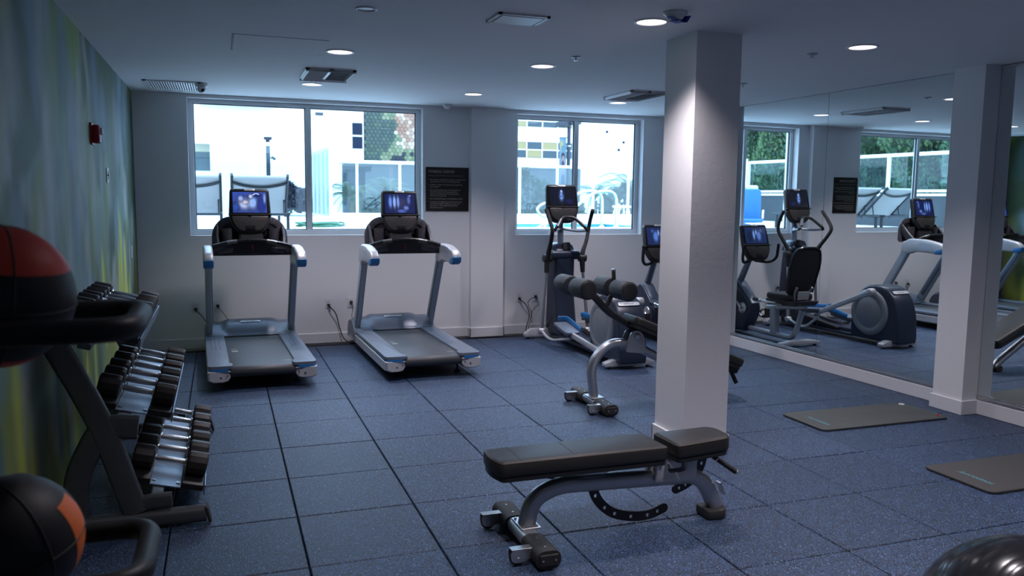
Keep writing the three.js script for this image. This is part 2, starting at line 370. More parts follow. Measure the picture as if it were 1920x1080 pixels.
// mirrors
{
  const pane = (z0, z1, label) => {
    const m = thing('wall_mirror', label, 'mirror', [wx((z0 + z1) / 2), 0, (z0 + z1) / 2], RT);
    const L = (z1 - z0) / Math.cos(RT) - 0.004;
    mesh('mirror_glass', new THREE.BoxGeometry(0.004, 2.54, L), mMirror, m, [0.002, 0.145 + 1.27, 0]);
    mesh('polished_edge', [box(0.005, 2.54, 0.0015, [0.0035, 1.415, -L / 2], 0), box(0.005, 2.54, 0.0015, [0.0035, 1.415, L / 2], 0), box(0.005, 0.0015, L, [0.0035, 2.6855, 0], 0)], mMirrorEdge, m);
    mesh('bottom_channel', [box(0.02, 0.02, L, [-0.002, 0.128, 0], 0.002), box(0.004, 0.014, L, [-0.008, 0.143, 0], 0.001)], mSteel, m);
  };
  pane(-4.298, -2.924, 'wall mirror showing the recumbent bike, beside the far pilaster');
  pane(-2.924, -1.412, 'wall mirror showing the elliptical drum, between the seam and the near pilaster');
  pane(-1.128, 1.6, 'wall mirror at the right edge, nearer than the pilaster');
}
// windows
for (const [n, w, label] of [[1, W1, 'wide two-pane window behind the treadmills'], [2, W2, 'two-pane window behind the elliptical']]) {
  const g = new THREE.Group(); g.name = 'window_' + n; scene.add(g); struct(g, label, 'window');
  const zf = ZB - 0.135, f = 0.055, d = 0.06;            // frame set back in the opening
  const fr = (x0, x1, y0, y1) => ext(x0, x1, y0, y1, zf - d / 2, zf + d / 2, 0.004);
  mesh('window_frame', [fr(w.x0, w.x0 + f, w.y0 + f, w.y1 - f * 0.8), fr(w.x1 - f, w.x1, w.y0 + f, w.y1 - f * 0.8), fr(w.x0, w.x1, w.y0, w.y0 + f), fr(w.x0, w.x1, w.y1 - f * 0.8, w.y1)], mFrameW, g);
  mesh('mullion', fr(w.mx - 0.027, w.mx + 0.027, w.y0 + f, w.y1 - f * 0.8), mFrameW, g);
  for (const [a, b] of [[w.x0 + f, w.mx - 0.027], [w.mx + 0.027, w.x1 - f]]) {
    const y0 = w.y0 + f, y1 = w.y1 - f * 0.8, k = 0.009, z0 = zf - 0.012, z1 = zf + 0.012;
    const p = mesh('window_pane', new THREE.BoxGeometry(b - a - 2 * k, y1 - y0 - 2 * k, 0.0005), mGlass, g, [(a + b) / 2, (y0 + y1) / 2, zf]);
    p.castShadow = false;
    mesh('gasket', [ext(a, a + k, y0, y1, z0, z1), ext(b - k, b, y0, y1, z0, z1), ext(a, b, y0, y0 + k, z0, z1), ext(a, b, y1 - k, y1, z0, z1)], mGasket, g);
  }
}
// ---------------------------------------------------------------- ceiling fittings
const mLens = std([0.9, 0.9, 0.9], 0.5); mLens.emissive.setRGB(2.6, 2.35, 2.5);
const mLampRing = std([0.75, 0.75, 0.76], 0.4);
function downlight(x, z, label, lit = true, k = 1) {
  const t = thing('ceiling_downlight', label, 'downlight', [x, H, z], 0, lit ? 'lit recessed downlights' : undefined);
  mesh('trim_ring', lathe([[0.086, -0.001], [0.088, -0.007], [0.096, -0.008], [0.104, -0.005], [0.107, 0.0], [0.086, -0.001]].map((q) => [q[0] * k, q[1]]), 36), mLampRing, t);
  mesh('lens', lathe([[0.0, -0.002], [0.086 * k, -0.002], [0.086 * k, 0.0], [0, 0]], 36), lit ? mLens : mWhitePl, t);
  if (lit) {
    const s = new THREE.SpotLight(LAMP_COLOR, LAMP_POWER, 0, 0.98, 0.72, 2); s.name = 'downlight_lamp';
    s.position.set(0, -0.012, 0); s.target.position.set(0, -2, 0); s.castShadow = true; s.shadow.radius = 4; s.shadow.mapSize.set(1024, 1024);
    t.add(s, s.target);
  }
}
downlight(0.50, -4.42, 'lit ceiling downlight above the left treadmill, close behind the square diffuser');
downlight(2.10, -4.48, 'lit ceiling downlight near the window wall between the windows');
downlight(3.75, -4.52, 'lit ceiling downlight above the elliptical in front of the right window');
downlight(0.51, -2.55, 'lit ceiling downlight in front of the square diffuser, left of centre');
downlight(2.09, -2.56, 'lit ceiling downlight in the middle of the ceiling left of the pillar');
downlight(3.78, -2.70, 'lit ceiling downlight behind the pillar, seen in the mirror');
downlight(2.08, -0.80, 'lit ceiling downlight close to the pillar beside the taped detector');
downlight(3.77, -0.95, 'lit ceiling downlight right of the pillar');
downlight(0.50, 0.95, 'lit ceiling downlight nearest the ball stand, out of frame');
downlight(2.08, 0.95, 'lit ceiling downlight above the adjustable bench, out of frame');
downlight(3.77, 0.90, 'lit ceiling downlight above the right exercise mat, out of frame');
downlight(2.08, 2.75, 'lit ceiling downlight above the gym ball, out of frame');
downlight(3.77, 2.75, 'lit ceiling downlight behind the viewer near the mirror wall');
downlight(0.46, -1.11, 'unlit round ceiling disc near the top edge', false, 0.58);
{ // square four-way diffusers
  const mk = (x, z, label) => {
    const t = thing('ceiling_diffuser', label, 'air vent', [x, H, z]);
    const a = 0.205, b = 0.30;
    mesh('frame', [ext(-a, a, -0.012, 0, -b, -b + 0.03), ext(-a, a, -0.012, 0, b - 0.03, b), ext(-a, -a + 0.03, -0.012, 0, -b, b), ext(a - 0.03, a, -0.012, 0, -b, b), ext(-0.012, 0.012, -0.012, 0, -b, b)], mWhitePl, t);
    mesh('backing', ext(-a + 0.02, a - 0.02, -0.004, -0.001, -b + 0.02, b - 0.02), mBlackRub, t);
    for (let i = 0; i < 8; i++) for (const s of [-1, 1]) mesh('blade', box(0.15, 0.002, 0.026, [s * 0.092, -0.013, -0.235 + i * 0.067], 0, [s > 0 ? 0.7 : -0.7, 0, 0]), mWhitePl, t);
    for (const [px, pz, rx, rz] of [[0, -b + 0.012, -0.7, 0], [0, b - 0.012, 0.7, 0]]) mesh('flange', box(2 * a, 0.003, 0.034, [px, -0.018, pz], 0, [rx, 0, rz]), mWhitePl, t);
    for (const s of [-1, 1]) mesh('flange', box(0.034, 0.003, 2 * b, [s * (a - 0.012), -0.018, 0], 0, [0, 0, s * 0.7]), mWhitePl, t);
  };
  mk(0.557, -3.70, 'square ceiling air diffuser between two downlights left of centre');
  mk(3.60, -3.85, 'square ceiling air diffuser partly hidden by the pillar');
  // long slotted grille
  const t = thing('ceiling_grille', 'long white slotted air grille at the ceiling above the mural corner', 'air vent', [-0.73, H, -5.06]);
  mesh('frame', [ext(-0.25, 0.25, -0.01, 0, -0.34, -0.31), ext(-0.25, 0.25, -0.01, 0, 0.31, 0.34), ext(-0.25, -0.22, -0.01, 0, -0.34, 0.34), ext(0.22, 0.25, -0.01, 0, -0.34, 0.34)], mWhitePl, t);
  mesh('backing', ext(-0.23, 0.23, -0.003, -0.001, -0.32, 0.32), mBlackRub, t);
  for (let i = 0; i < 20; i++) mesh('slat', box(0.012, 0.008, 0.62, [-0.209 + i * 0.022, -0.007, 0], 0, [0, 0, 0.5]), mWhitePl, t);
  // flat panel
  const p = thing('ceiling_panel', 'flat blank square ceiling panel with a thin frame near the top edge', 'ceiling panel', [1.325, H, -1.02]);
  mesh('panel_frame', [ext(-0.155, 0.155, -0.012, 0, -0.125, -0.105), ext(-0.155, 0.155, -0.012, 0, 0.105, 0.125), ext(-0.155, -0.135, -0.012, 0, -0.125, 0.125), ext(0.135, 0.155, -0.012, 0, -0.125, 0.125)], mWhitePl, p);
  mesh('panel_plate', box(0.25, 0.004, 0.19, [0, -0.012, 0], 0.001), mWhitePl, p);
  mesh('panel_stem', cyl([0, -0.012, 0], [0, 0, 0], 0.03), mWhitePl, p);
  // access hatch: leaf with a hair gap round it
  const a = thing('access_hatch', 'flush painted ceiling access hatch with a thin open seam', 'access hatch', [0.08, H, -2.46]);
  mesh('hatch_leaf', metricUV(ext(-0.305, 0.305, -0.0035, 0, -0.305, 0.305, 0.001)), mCeil, a);
  mesh('hatch_rim', [ext(-0.315, 0.315, -0.002, 0, -0.315, -0.311), ext(-0.315, -0.311, -0.002, 0, -0.315, 0.315)], mGasket, a);
}
{ // detectors, sprinklers, camera
  const det = (x, z, r, label) => { const t = thing('smoke_detector', label, 'smoke detector', [x, H, z]); mesh('base', lathe([[0, 0], [r, 0], [r, -0.012], [r * 0.92, -0.016], [0, -0.016]], 28), mWhitePl, t); mesh('cap', lathe([[0, -0.05], [r * 0.35, -0.049], [r * 0.62, -0.04], [r * 0.82, -0.018], [r * 0.82, -0.014], [0, -0.014]], 28), mWhitePl, t); return t; };
  const d0 = det(2.08, -0.53, 0.068, 'white ceiling detector masked with blue tape beside the lit downlight');
  const tape = std([0.012, 0.06, 0.42], 0.55);
  mesh('masking_tape', [box(0.075, 0.0015, 0.06, [0.012, -0.0515, 0.0], 0, [0, 0.5, 0]), box(0.05, 0.0015, 0.06, [0.055, -0.036, 0.01], 0, [0.15, 0.4, 0.85]), box(0.045, 0.0015, 0.05, [-0.028, -0.045, 0.018], 0, [0.2, 0.3, -0.5])], tape, d0);
  det(2.10, -5.50, 0.055, 'small white dome on the ceiling above the sign');
  const spr = (x, z, label) => { const t = thing('fire_sprinkler', label, 'sprinkler', [x, H, z]); mesh('escutcheon', lathe([[0, 0], [0.038, 0], [0.036, -0.006], [0.014, -0.012], [0, -0.012]], 24), mSilverP, t); mesh('deflector', [lathe([[0, -0.03], [0.018, -0.03], [0.018, -0.028], [0, -0.028]], 12), cyl([0, -0.03, 0], [0, -0.01, 0], 0.005)], mSteel, t); };
  spr(2.16, -2.07, 'small ceiling sprinkler right of the middle downlight');
  spr(3.64, -1.29, 'small ceiling sprinkler between the pillar and the right downlight');
  spr(4.09, -2.75, 'small ceiling sprinkler close to the mirror wall');
  spr(0.475, -4.14, 'small ceiling sprinkler between the diffuser and the left downlight');
  spr(3.72, -4.21, 'small ceiling sprinkler left of the half hidden diffuser');
  const c = thing('security_camera', 'white dome security camera on the ceiling beside the slotted grille', 'camera', [-0.475, H, -4.80]);
  mesh('camera_base', lathe([[0, 0], [0.062, 0], [0.062, -0.02], [0.05, -0.034], [0, -0.034]], 28), mWhitePl, c);
  mesh('camera_eye', ball(0, -0.052, 0.012, 0.04), mWhitePl, c);
  mesh('camera_lens', ball(0.01, -0.066, 0.036, 0.02), mBlackGloss, c);
}
// ---------------------------------------------------------------- things on the walls
{
  const fa = thing('fire_alarm', 'red fire alarm strobe high on the mural wall', 'fire alarm', [XL, 2.055, -2.76]);
  const mRed = std([0.33, 0.012, 0.02], 0.4);
  mesh('alarm_housing', [box(0.012, 0.15, 0.125, [0.006, 0, 0], 0.004), xf(box(0.05, 0.125, 0.105, [0, 0, 0], 0.018), { at: [0.034, 0, 0] })], mRed, fa);
  mesh('strobe_lens', box(0.026, 0.05, 0.05, [0.062, 0.02, 0.0], 0.01), std([0.7, 0.72, 0.75], 0.12), fa);
  const sw = thing('switch_plate', 'small white switch plate on the mural wall past the fire alarm', 'switch', [XL, 1.79, -3.52]);
  mesh('plate', box(0.007, 0.118, 0.12, [0.0035, 0, 0], 0.003), mWhitePl, sw); mesh('rocker', box(0.008, 0.06, 0.03, [0.008, 0, -0.02], 0.002), mWhitePl, sw); mesh('sensor', box(0.014, 0.012, 0.012, [0.01, 0, 0.035], 0.003), mBlackPl, sw);
  const sl = thing('switch_plate', 'small pale switch plate low on the mural near the corner', 'switch', [XL, 1.09, -5.08]);
  mesh('plate', box(0.007, 0.118, 0.075, [0.0035, 0, 0], 0.003), mWhitePl, sl); mesh('rocker', box(0.01, 0.06, 0.03, [0.006, 0, 0], 0.002), mWhitePl, sl);
}
{
  const t = canvasTex(1024, 1024, (c, w, h) => {
    c.fillStyle = '#17130f'; c.fillRect(0, 0, w, h); c.fillStyle = '#b9b2a8'; c.textBaseline = 'alphabetic';
    c.font = '84px sans-serif'; c.fillText('FITNESS CENTER', 56, 130);
    c.font = '40px sans-serif'; c.fillStyle = '#8f887f'; c.fillText('FITNESS CENTER OPEN 24 HOURS FOR GUESTS', 60, 212, 880);
    c.fillStyle = '#b9b2a8'; c.font = '42px sans-serif';
    const L = [['•', 'Room key is required for entrance. Proper attire', 302], ['', 'must be worn. No wet clothing please.', 350], ['•', 'Children under 16 must be accompanied', 424], ['', 'by an adult.', 470], ['•', 'Use of this equipment. The hotel is not', 546], ['', 'attended and is not responsible for', 592], ['', 'injuries relating to use of equipment.', 638], ['', 'Use at your own risk.', 684], ['•', 'No eating, drinking or smoking permitted.', 752], ['•', 'Consult your physician before exercising', 824], ['', 'and follow his/her advice. Do not over', 870], ['', 'exercise. At first sign of discomfort,', 916], ['', 'discontinue use.', 962]];
    for (const [b, s, y] of L) { c.fillText(b, 58, y); c.fillText(s, 96, y, 850); }
  });
  const s = thing('wall_sign', 'dark brown rules sign headed fitness center beside the window', 'sign', [2.156, 1.742, ZB]);
  mesh('sign_board', box(0.515, 0.505, 0.012, [0, 0, 0.006], 0.002), std([0.012, 0.010, 0.008], 0.5), s);
  mesh('sign_print', new THREE.PlaneGeometry(0.51, 0.50), std([1, 1, 1], 0.5, 0, { map: t }), s, [0, 0, 0.0126]);
}
{ // sockets
  const sock = (x, z, label) => {
    const o = thing('wall_socket', label, 'socket', [x, 0.452, z]);
    mesh('plate', box(0.072, 0.118, 0.006, [0, 0, 0.003], 0.003), mWhitePl, o);
    for (const s of [-1, 1]) { const f = mesh('receptacle', box(0.034, 0.03, 0.005, [0, s * 0.02, 0.0065], 0.006), mTrim, o); mesh('slots', [box(0.003, 0.009, 0.002, [-0.006, s * 0.02 + 0.003, 0.0095], 0), box(0.003, 0.009, 0.002, [0.006, s * 0.02 + 0.003, 0.0095], 0)], mGasket, f); }
  };
  sock(-0.612, ZB, 'wall socket behind the left treadmill, nearest the mural'); sock(-0.39, ZB, 'wall socket seen through the left treadmill frame'); sock(0.78, ZB, 'wall socket with a black plug between the two treadmills'); sock(1.03, ZB, 'wall socket beside the upright of the right treadmill'); sock(3.06, ZB, 'wall socket left of the elliptical with a looped cord'); sock(3.27, ZB, 'wall socket right behind the elliptical foot');
  const plugCord = (label, plug, pts, r = 0.0045) => {
    const o = thing('power_cord', label, 'power cord', [0, 0, 0]);
    mesh('cord', hose(pts, r, 40, 8), mBlackRub, o);
    mesh('plug', [box(0.034, 0.03, 0.03, [plug[0], plug[1], ZB + 0.026], 0.01), cyl([plug[0], plug[1], ZB + 0.03], [plug[0] + 0.004, plug[1] - 0.02, ZB + 0.06], 0.009, 0.006)], mBlackRub, o);
  };
  plugCord('black power cord drooping behind the left upright of the left treadmill', [-0.612, 0.432], [[-0.61, 0.425, ZB + 0.05], [-0.55, 0.36, ZB + 0.08], [-0.45, 0.2, ZB + 0.1], [-0.36, 0.11, ZB + 0.14], [-0.25, 0.1, ZB + 0.2]]);
  plugCord('thin cord slanting to the hood of the left treadmill', [-0.39, 0.46], [[-0.39, 0.455, ZB + 0.05], [-0.36, 0.42, ZB + 0.06], [-0.3, 0.33, ZB + 0.09], [-0.25, 0.26, ZB + 0.14]], 0.003);
  plugCord('thick black power cord hanging to the floor left of the right treadmill', [0.78, 0.432], [[0.785, 0.42, ZB + 0.055], [0.85, 0.34, ZB + 0.07], [0.89, 0.18, ZB + 0.08], [0.94, 0.05, ZB + 0.12], [1.04, 0.012, ZB + 0.2], [1.2, 0.01, ZB + 0.3], [1.24, 0.06, ZB + 0.34]], 0.006);
  plugCord('thin cord behind the left upright of the right treadmill', [1.03, 0.455], [[1.03, 0.45, ZB + 0.05], [1.045, 0.4, ZB + 0.05], [1.03, 0.3, ZB + 0.07], [1.05, 0.2, ZB + 0.12], [1.09, 0.15, ZB + 0.16]], 0.003);
  plugCord('black looping power cord beside the elliptical front foot', [3.06, 0.437], [[3.065, 0.425, ZB + 0.055], [3.13, 0.36, ZB + 0.07], [3.17, 0.24, ZB + 0.08], [3.12, 0.1, ZB + 0.12], [3.09, 0.03, ZB + 0.2], [3.16, 0.03, ZB + 0.3]], 0.0055);
  plugCord('second cord curving from the right socket behind the elliptical', [3.27, 0.455], [[3.265, 0.45, ZB + 0.05], [3.2, 0.44, ZB + 0.07], [3.15, 0.39, ZB + 0.08], [3.19, 0.25, ZB + 0.1], [3.14, 0.1, ZB + 0.14], [3.12, 0.03, ZB + 0.22], [3.2, 0.03, ZB + 0.3]], 0.004);
}
// ---------------------------------------------------------------- cardio consoles and treadmills
function screenTex(kind) {
  return canvasTex(256, 192, (c, w, h) => {
    const blob = (x, y, rx, ry, col, a = 0.6) => { c.save(); c.translate(x, y); c.scale(rx, ry); const g = c.createRadialGradient(0, 0, 0.1, 0, 0, 1); g.addColorStop(0, col); g.addColorStop(0.25, col); g.addColorStop(1, 'rgba(0,0,0,0)'); c.globalAlpha = a; c.fillStyle = g; c.fillRect(-1, -1, 2, 2); c.restore(); };
    if (kind === 0) {
      c.fillStyle = '#31479c'; c.fillRect(0, 0, w, h);
      blob(90, 110, 90, 90, '#a9b6e0', 0.95); blob(150, 100, 60, 100, '#8fb0ea', 0.9); blob(60, 60, 36, 46, '#93a8e2', 0.9); blob(135, 40, 26, 34, '#b9c9f2', 0.9); blob(190, 30, 40, 26, '#101c60', 0.9);
      blob(215, 120, 44, 90, '#1a2c86', 0.9); blob(20, 140, 40, 60, '#24489e', 0.9); blob(240, 60, 18, 90, '#88a4e0', 0.8); blob(95, 95, 40, 30, '#c4b6cc', 0.7);
      c.strokeStyle = '#cfe0ff'; c.lineWidth = 7; c.beginPath(); c.arc(178, 44, 30, PI * 1.15, PI * 1.75); c.stroke();
    } else if (kind === 1) {
      c.fillStyle = '#111b4e'; c.fillRect(0, 0, w, h);
      for (const [x, ww, col] of [[48, 30, '#5f86dc'], [82, 26, '#86a6ee'], [112, 22, '#6d90e2']]) { blob(x, 80, ww, 110, col, 0.95); }
      blob(205, 60, 26, 80, '#6a86d0', 0.6); blob(180, 140, 40, 40, '#7c98e4', 0.7); blob(215, 18, 18, 12, '#a8bdf4', 0.7); blob(140, 170, 70, 30, '#5874cc', 0.7);
      c.strokeStyle = '#0d1644'; c.lineWidth = 5; for (const x of [64, 98]) { c.beginPath(); c.moveTo(x, 10); c.lineTo(x + 6, h); c.stroke(); }
    } else if (kind === 2) {
      c.fillStyle = '#090d1e'; c.fillRect(0, 0, w, h); blob(118, 90, 40, 100, '#6e92da', 0.95); blob(120, 40, 22, 30, '#a9c2f4', 0.9); blob(190, 150, 70, 50, '#141a4a', 0.9);
      c.strokeStyle = '#14204e'; c.lineWidth = 6; c.beginPath(); c.ellipse(116, 60, 18, 40, 0, 0, 6.3); c.stroke();
    } else {
      c.fillStyle = '#16244f'; c.fillRect(0, 0, w, h); blob(90, 100, 50, 110, '#4f76c4', 0.9); blob(150, 90, 26, 100, '#6f95dc', 0.9); blob(60, 40, 30, 40, '#37559c', 0.8); blob(200, 110, 40, 70, '#0e1836', 0.9); blob(120, 60, 14, 60, '#9db9ee', 0.8);
    }
  });
}
const mScreens = [0, 1, 2, 3].map((k) => { const m = std([0.01, 0.01, 0.012], 0.12); m.emissive.setRGB(1, 1, 1); m.emissiveMap = screenTex(k); m.emissiveIntensity = 1.25; return m; });
const badgeTex = canvasTex(256, 48, (c, w, h) => { c.fillStyle = '#c3c8ce'; c.fillRect(0, 0, w, h); c.fillStyle = '#4a4f58'; c.font = 'bold 34px sans-serif'; c.textAlign = 'center'; c.fillText('PRECOR', w / 2, 36, 190); });
const mBadgePrint = std([1, 1, 1], 0.35, 0.1, { map: badgeTex });
function badge(parent, w, h, pos, rot) {
  const b = mesh('badge', extr(outline([[-w / 2, -h / 2], [w / 2, -h / 2], [w / 2, h / 2], [-w / 2, h / 2]], h * 0.49), 0.005, { bevel: 0.0015 }), mBadge, parent, pos, rot);
  mesh('badge_print', new THREE.PlaneGeometry(w * 0.84, h * 0.72), mBadgePrint, b, [0, 0, 0.003]);
  return b;
}
const mPulse = std([0.16, 0.16, 0.17], 0.35, 0.6), mKeypad = std([0.035, 0.034, 0.034], 0.4), mRedPrint = std([0.14, 0.02, 0.012], 0.5), mKey = std([0.07, 0.07, 0.07], 0.5), mGreyPrint = std([0.3, 0.3, 0.3], 0.5);
function consoleUnit(parent, pos, rot, kind) {
  const g = new THREE.Group(); g.name = 'console'; parent.add(g); g.position.set(...pos); g.rotation.set(...rot); g.scale.set(1.04, 1.12, 1);
  const front = outline([[-0.178, 0.2], [0.178, 0.2], [0.192, -0.03], [0.186, -0.09], [0.125, -0.2], [-0.125, -0.2], [-0.186, -0.09], [-0.192, -0.03]], [0.03, 0.03, 0.04, 0.05, 0.09, 0.09, 0.05, 0.04]);
  mesh('console_housing', [extr(front, 0.06, { bevel: 0.014, seg: 3 }), xf(box(0.26, 0.26, 0.06, [0, 0, 0], 0.028), { at: [0, 0.02, -0.045] })], mBlackPl, g);
  mesh('bezel', extr(outline([[-0.178, -0.028], [0.178, -0.028], [0.166, 0.184], [-0.166, 0.184]], 0.012), 0.006, { bevel: 0.002 }), mBlackGloss, g, [0, 0, 0.03]);
  mesh('screen', new THREE.PlaneGeometry(0.308, 0.184), mScreens[kind], g, [0, 0.076, 0.0342]);
  mesh('reading_ledge', [box(0.392, 0.008, 0.03, [0, -0.034, 0.036], 0.003), box(0.03, 0.012, 0.02, [0, -0.037, 0.05], 0.004)], mBlackPl, g);
  mesh('keypad', xf(extr(outline([[-0.168, -0.046], [0.168, -0.046], [0.158, -0.10], [0.105, -0.18], [-0.105, -0.18], [-0.158, -0.10]], [0.015, 0.015, 0.04, 0.07, 0.07, 0.04]), 0.034, { bevel: 0.008 }), { at: [0, 0.0, 0.028] }), mKeypad, g);
  mesh('dock', box(0.085, 0.036, 0.02, [0, -0.15, 0.044], 0.006), mBlackGloss, g);
  for (const [x, y] of [[-0.11, -0.074], [-0.08, -0.088], [-0.035, -0.105], [0.035, -0.105], [0.08, -0.088]]) mesh('key', cyl([x, y, 0.042], [x, y, 0.047], 0.006, 0.006, 10), mKey, g);
  mesh('stop_key', cyl([0.11, -0.074, 0.042], [0.11, -0.074, 0.0475], 0.01, 0.01, 12), mRedPrint, g);
  badge(g, 0.095, 0.018, [0, 0.19, 0.032], [-0.2, 0, 0]);
  return g;
}
const mBelt = std([0.05, 0.054, 0.062], 0.48), mArm = std([0.36, 0.40, 0.46], 0.4, 0.3), mTray = std([0.022, 0.02, 0.026], 0.36), mTrayRim = std([0.075, 0.07, 0.085], 0.3, 0.2);
const mGreyDeck = std([0.135, 0.162, 0.21], 0.42, 0.1);
function treadmill(label, pos, turn, kind) {
  const t = thing('treadmill', label, 'treadmill', pos, turn, 'treadmills under the window');
  for (const s of [-1, 1]) {
    // lower silver shell, rounded under
    const prof = [[-0.09, 0.045], [-0.09, -0.01], [-0.07, -0.04], [-0.03, -0.05], [0.05, -0.05], [0.09, -0.03], [0.09, 0.045]].map(([a, b]) => [s * a, b]);
    if (s < 0) prof.reverse();
    const shell = mesh('side_shell', sweep([V(s * 0.358, 0.128, -0.98), V(s * 0.358, 0.125, -0.6), V(s * 0.358, 0.125, 0.9), V(s * 0.358, 0.126, 0.99), V(s * 0.356, 0.13, 1.03), V(s * 0.352, 0.133, 1.05)], prof, [1, 0, 0], (u) => u > 0.95 ? [0.93, 0.86] : [1, 1]), mSilverP, t);
    mesh('end_cap_screw', drum([s * 0.345, 0.125, 1.045], [s * 0.345, 0.125, 1.056], 0.007, 0.001, 10), mBlackPl, shell); mesh('end_cap_screw', drum([s * 0.292, 0.14, 1.045], [s * 0.292, 0.14, 1.056], 0.006, 0.001, 10), mBlackPl, shell);
    mesh('shell_rim', sweep([V(s * 0.358, 0.173, -0.55), V(s * 0.358, 0.173, 0.99), V(s * 0.357, 0.175, 1.045)], rect(0.182, 0.006, 0.0025), [1, 0, 0]), mWhitePl, t);
    const step = extr(outline([[0.268, -0.52], [0.448, -0.52], [0.448, 1.0], [0.43, 1.042], [0.245, 1.042], [0.245, 0.93], [0.268, 0.90]].map(([x, z]) => [s * x, z]), [0.005, 0.02, 0.05, 0.06, 0.03, 0.03, 0.02]), 0.034, { bevel: 0.008, plane: 'xz', at: [0, 0.207, 0] });
    const st = mesh('side_step', step, mGreyDeck, t);
    for (let k = 0; k < 3; k++) mesh('grip_rib', box(0.012, 0.004, 0.62, [s * (0.325 + k * 0.036), 0.224, -0.05 - k * 0.03], 0.0018), mBlueGrey, st);
    mesh('accent_strip', extr(outline([[0.30, 0.55], [0.44, 0.55], [0.446, 0.99], [0.428, 1.045], [0.285, 1.047], [0.285, 1.0]].map(([x, z]) => [s * x, z]), [0.01, 0.01, 0.05, 0.06, 0.01, 0.01]), 0.022, { plane: 'xz', at: [0, 0.184, 0] }), mBlueAcc, t);
    // upright leaning towards the user
    mesh('upright', sweep([V(s * 0.405, 0.16, -0.68), V(s * 0.405, 0.30, -0.62), V(s * 0.405, 1.03, -0.185)], rect(0.062, 0.115, 0.018), [1, 0, 0]), mArm, t);
    mesh('upright_inset', sweep([V(s * 0.372, 0.34, -0.595), V(s * 0.372, 0.99, -0.21)], rect(0.008, 0.07, 0.003), [1, 0, 0]), mBlueGrey, t);
    // arm: elbow over the upright, then back to the user
    const armShape = outline([[-0.43, 0.985], [-0.41, 1.09], [-0.31, 1.17], [-0.02, 1.168], [0.20, 1.125], [0.255, 1.07], [0.25, 1.01], [0.18, 0.99], [0.02, 0.995], [-0.20, 1.0], [-0.28, 0.965]], [0.03, 0.07, 0.08, 0.09, 0.06, 0.03, 0.03, 0.03, 0.05, 0.05, 0.03]);
    const arm = mesh('arm', extr(armShape, 0.085, { bevel: 0.02, plane: 'zy', at: [s * 0.408, 0, 0], seg: 3 }), mSilverP, t);
    mesh('arm_recess', extr(outline([[-0.12, 1.035], [-0.12, 1.125], [0.06, 1.115], [0.09, 1.035]], 0.02), 0.088, { plane: 'zy', at: [s * 0.408, 0, 0] }), mArm, arm);
    mesh('arm_tip', extr(outline([[0.11, 0.984], [0.14, 1.045], [0.262, 1.065], [0.257, 1.01], [0.19, 0.982]], 0.015), 0.09, { bevel: 0.012, plane: 'zy', at: [s * 0.408, 0, 0] }), mBlueAcc, arm);
  }
  // belt over the rear roller, deck and rear roller
  const bp = []; for (let k = 0; k <= 10; k++) bp.push(V(0, 0.16 + 0.045 * Math.cos(k / 10 * PI), 0.99 + 0.045 * Math.sin(k / 10 * PI)));
  const belt = mesh('running_belt', sweep([V(0, 0.205, -0.62), V(0, 0.205, 0.5), ...bp, V(0, 0.115, 0.3), V(0, 0.115, -0.6)], rect(0.545, 0.004, 0.001), [1, 0, 0]), mBelt, t);
  for (const [w, d, x, z] of [[0.055, 0.05, -0.2, 0.30], [0.05, 0.02, -0.205, 0.2], [0.06, 0.018, 0.21, 0.85]]) mesh('warning_label', box(w, 0.001, d, [x, 0.2078, z], 0), mGreyPrint, belt);
  mesh('deck_underside', [ext(-0.28, 0.28, 0.10, 0.195, -0.9, 0.93, 0.004), ext(-0.32, 0.32, 0.07, 0.1, -0.8, 0.6, 0.004)], mBlackPl, t);
  mesh('belt_gap_trim', [ext(-0.285, -0.262, 0.195, 0.206, -0.5, 0.93, 0.002), ext(0.262, 0.285, 0.195, 0.206, -0.5, 0.93, 0.002)], mBlackPl, t);
  // motor hood: middle crown and two shoulders
  const cp = smooth([[-1.0, 0.09, 0], [-1.0, 0.22, 0], [-0.95, 0.315, 0], [-0.82, 0.35, 0], [-0.71, 0.342, 0], [-0.63, 0.295, 0], [-0.57, 0.235, 0], [-0.54, 0.205, 0], [-0.535, 0.14, 0]], 32), sp = smooth([[-1.0, 0.09, 0], [-1.0, 0.20, 0], [-0.95, 0.285, 0], [-0.82, 0.325, 0], [-0.71, 0.318, 0], [-0.63, 0.275, 0], [-0.56, 0.24, 0], [-0.517, 0.224, 0], [-0.515, 0.09, 0]], 32);
  const hp = [], hi = [], cols = 48;
  for (let i = 0; i <= cols; i++) { const x = -0.449 + 0.898 * i / cols, w = sm(0.215, 0.30, Math.abs(x)), e = 0.03 * sm(0.40, 0.449, Math.abs(x)); for (let j = 0; j <= 32; j++) { const z = cp[j].x + (sp[j].x - cp[j].x) * w, y = cp[j].y + (sp[j].y - cp[j].y) * w; hp.push(x, Math.max(0.09, y - e * (y > 0.2 ? 1 : 0.3)), z); } }
  for (let i = 0; i < cols; i++) for (let j = 0; j < 32; j++) { const q = i * 33 + j; hi.push(q, q + 1, q + 34, q, q + 34, q + 33); }
  for (const i of [0, cols]) { const k = hp.length / 3; hp.push(i ? 0.449 : -0.449, 0.15, -0.8); for (let j = 0; j < 32; j++) { const q = i * 33 + j; i ? hi.push(k, q, q + 1) : hi.push(k, q + 1, q); } }
  const hg = new THREE.BufferGeometry(); hg.setAttribute('position', new THREE.Float32BufferAttribute(hp, 3)); hg.setIndex(hi);
  const hood = mesh('motor_hood', toCreasedNormals(hg, 0.9), mBlueGrey, t);
  badge(hood, 0.20, 0.022, [0, 0.338, -0.685], [-0.95, 0, 0]);
  mesh('hood_seam', ext(-0.445, 0.445, 0.165, 0.218, -0.522, -0.512, 0.001), mBlackPl, hood);
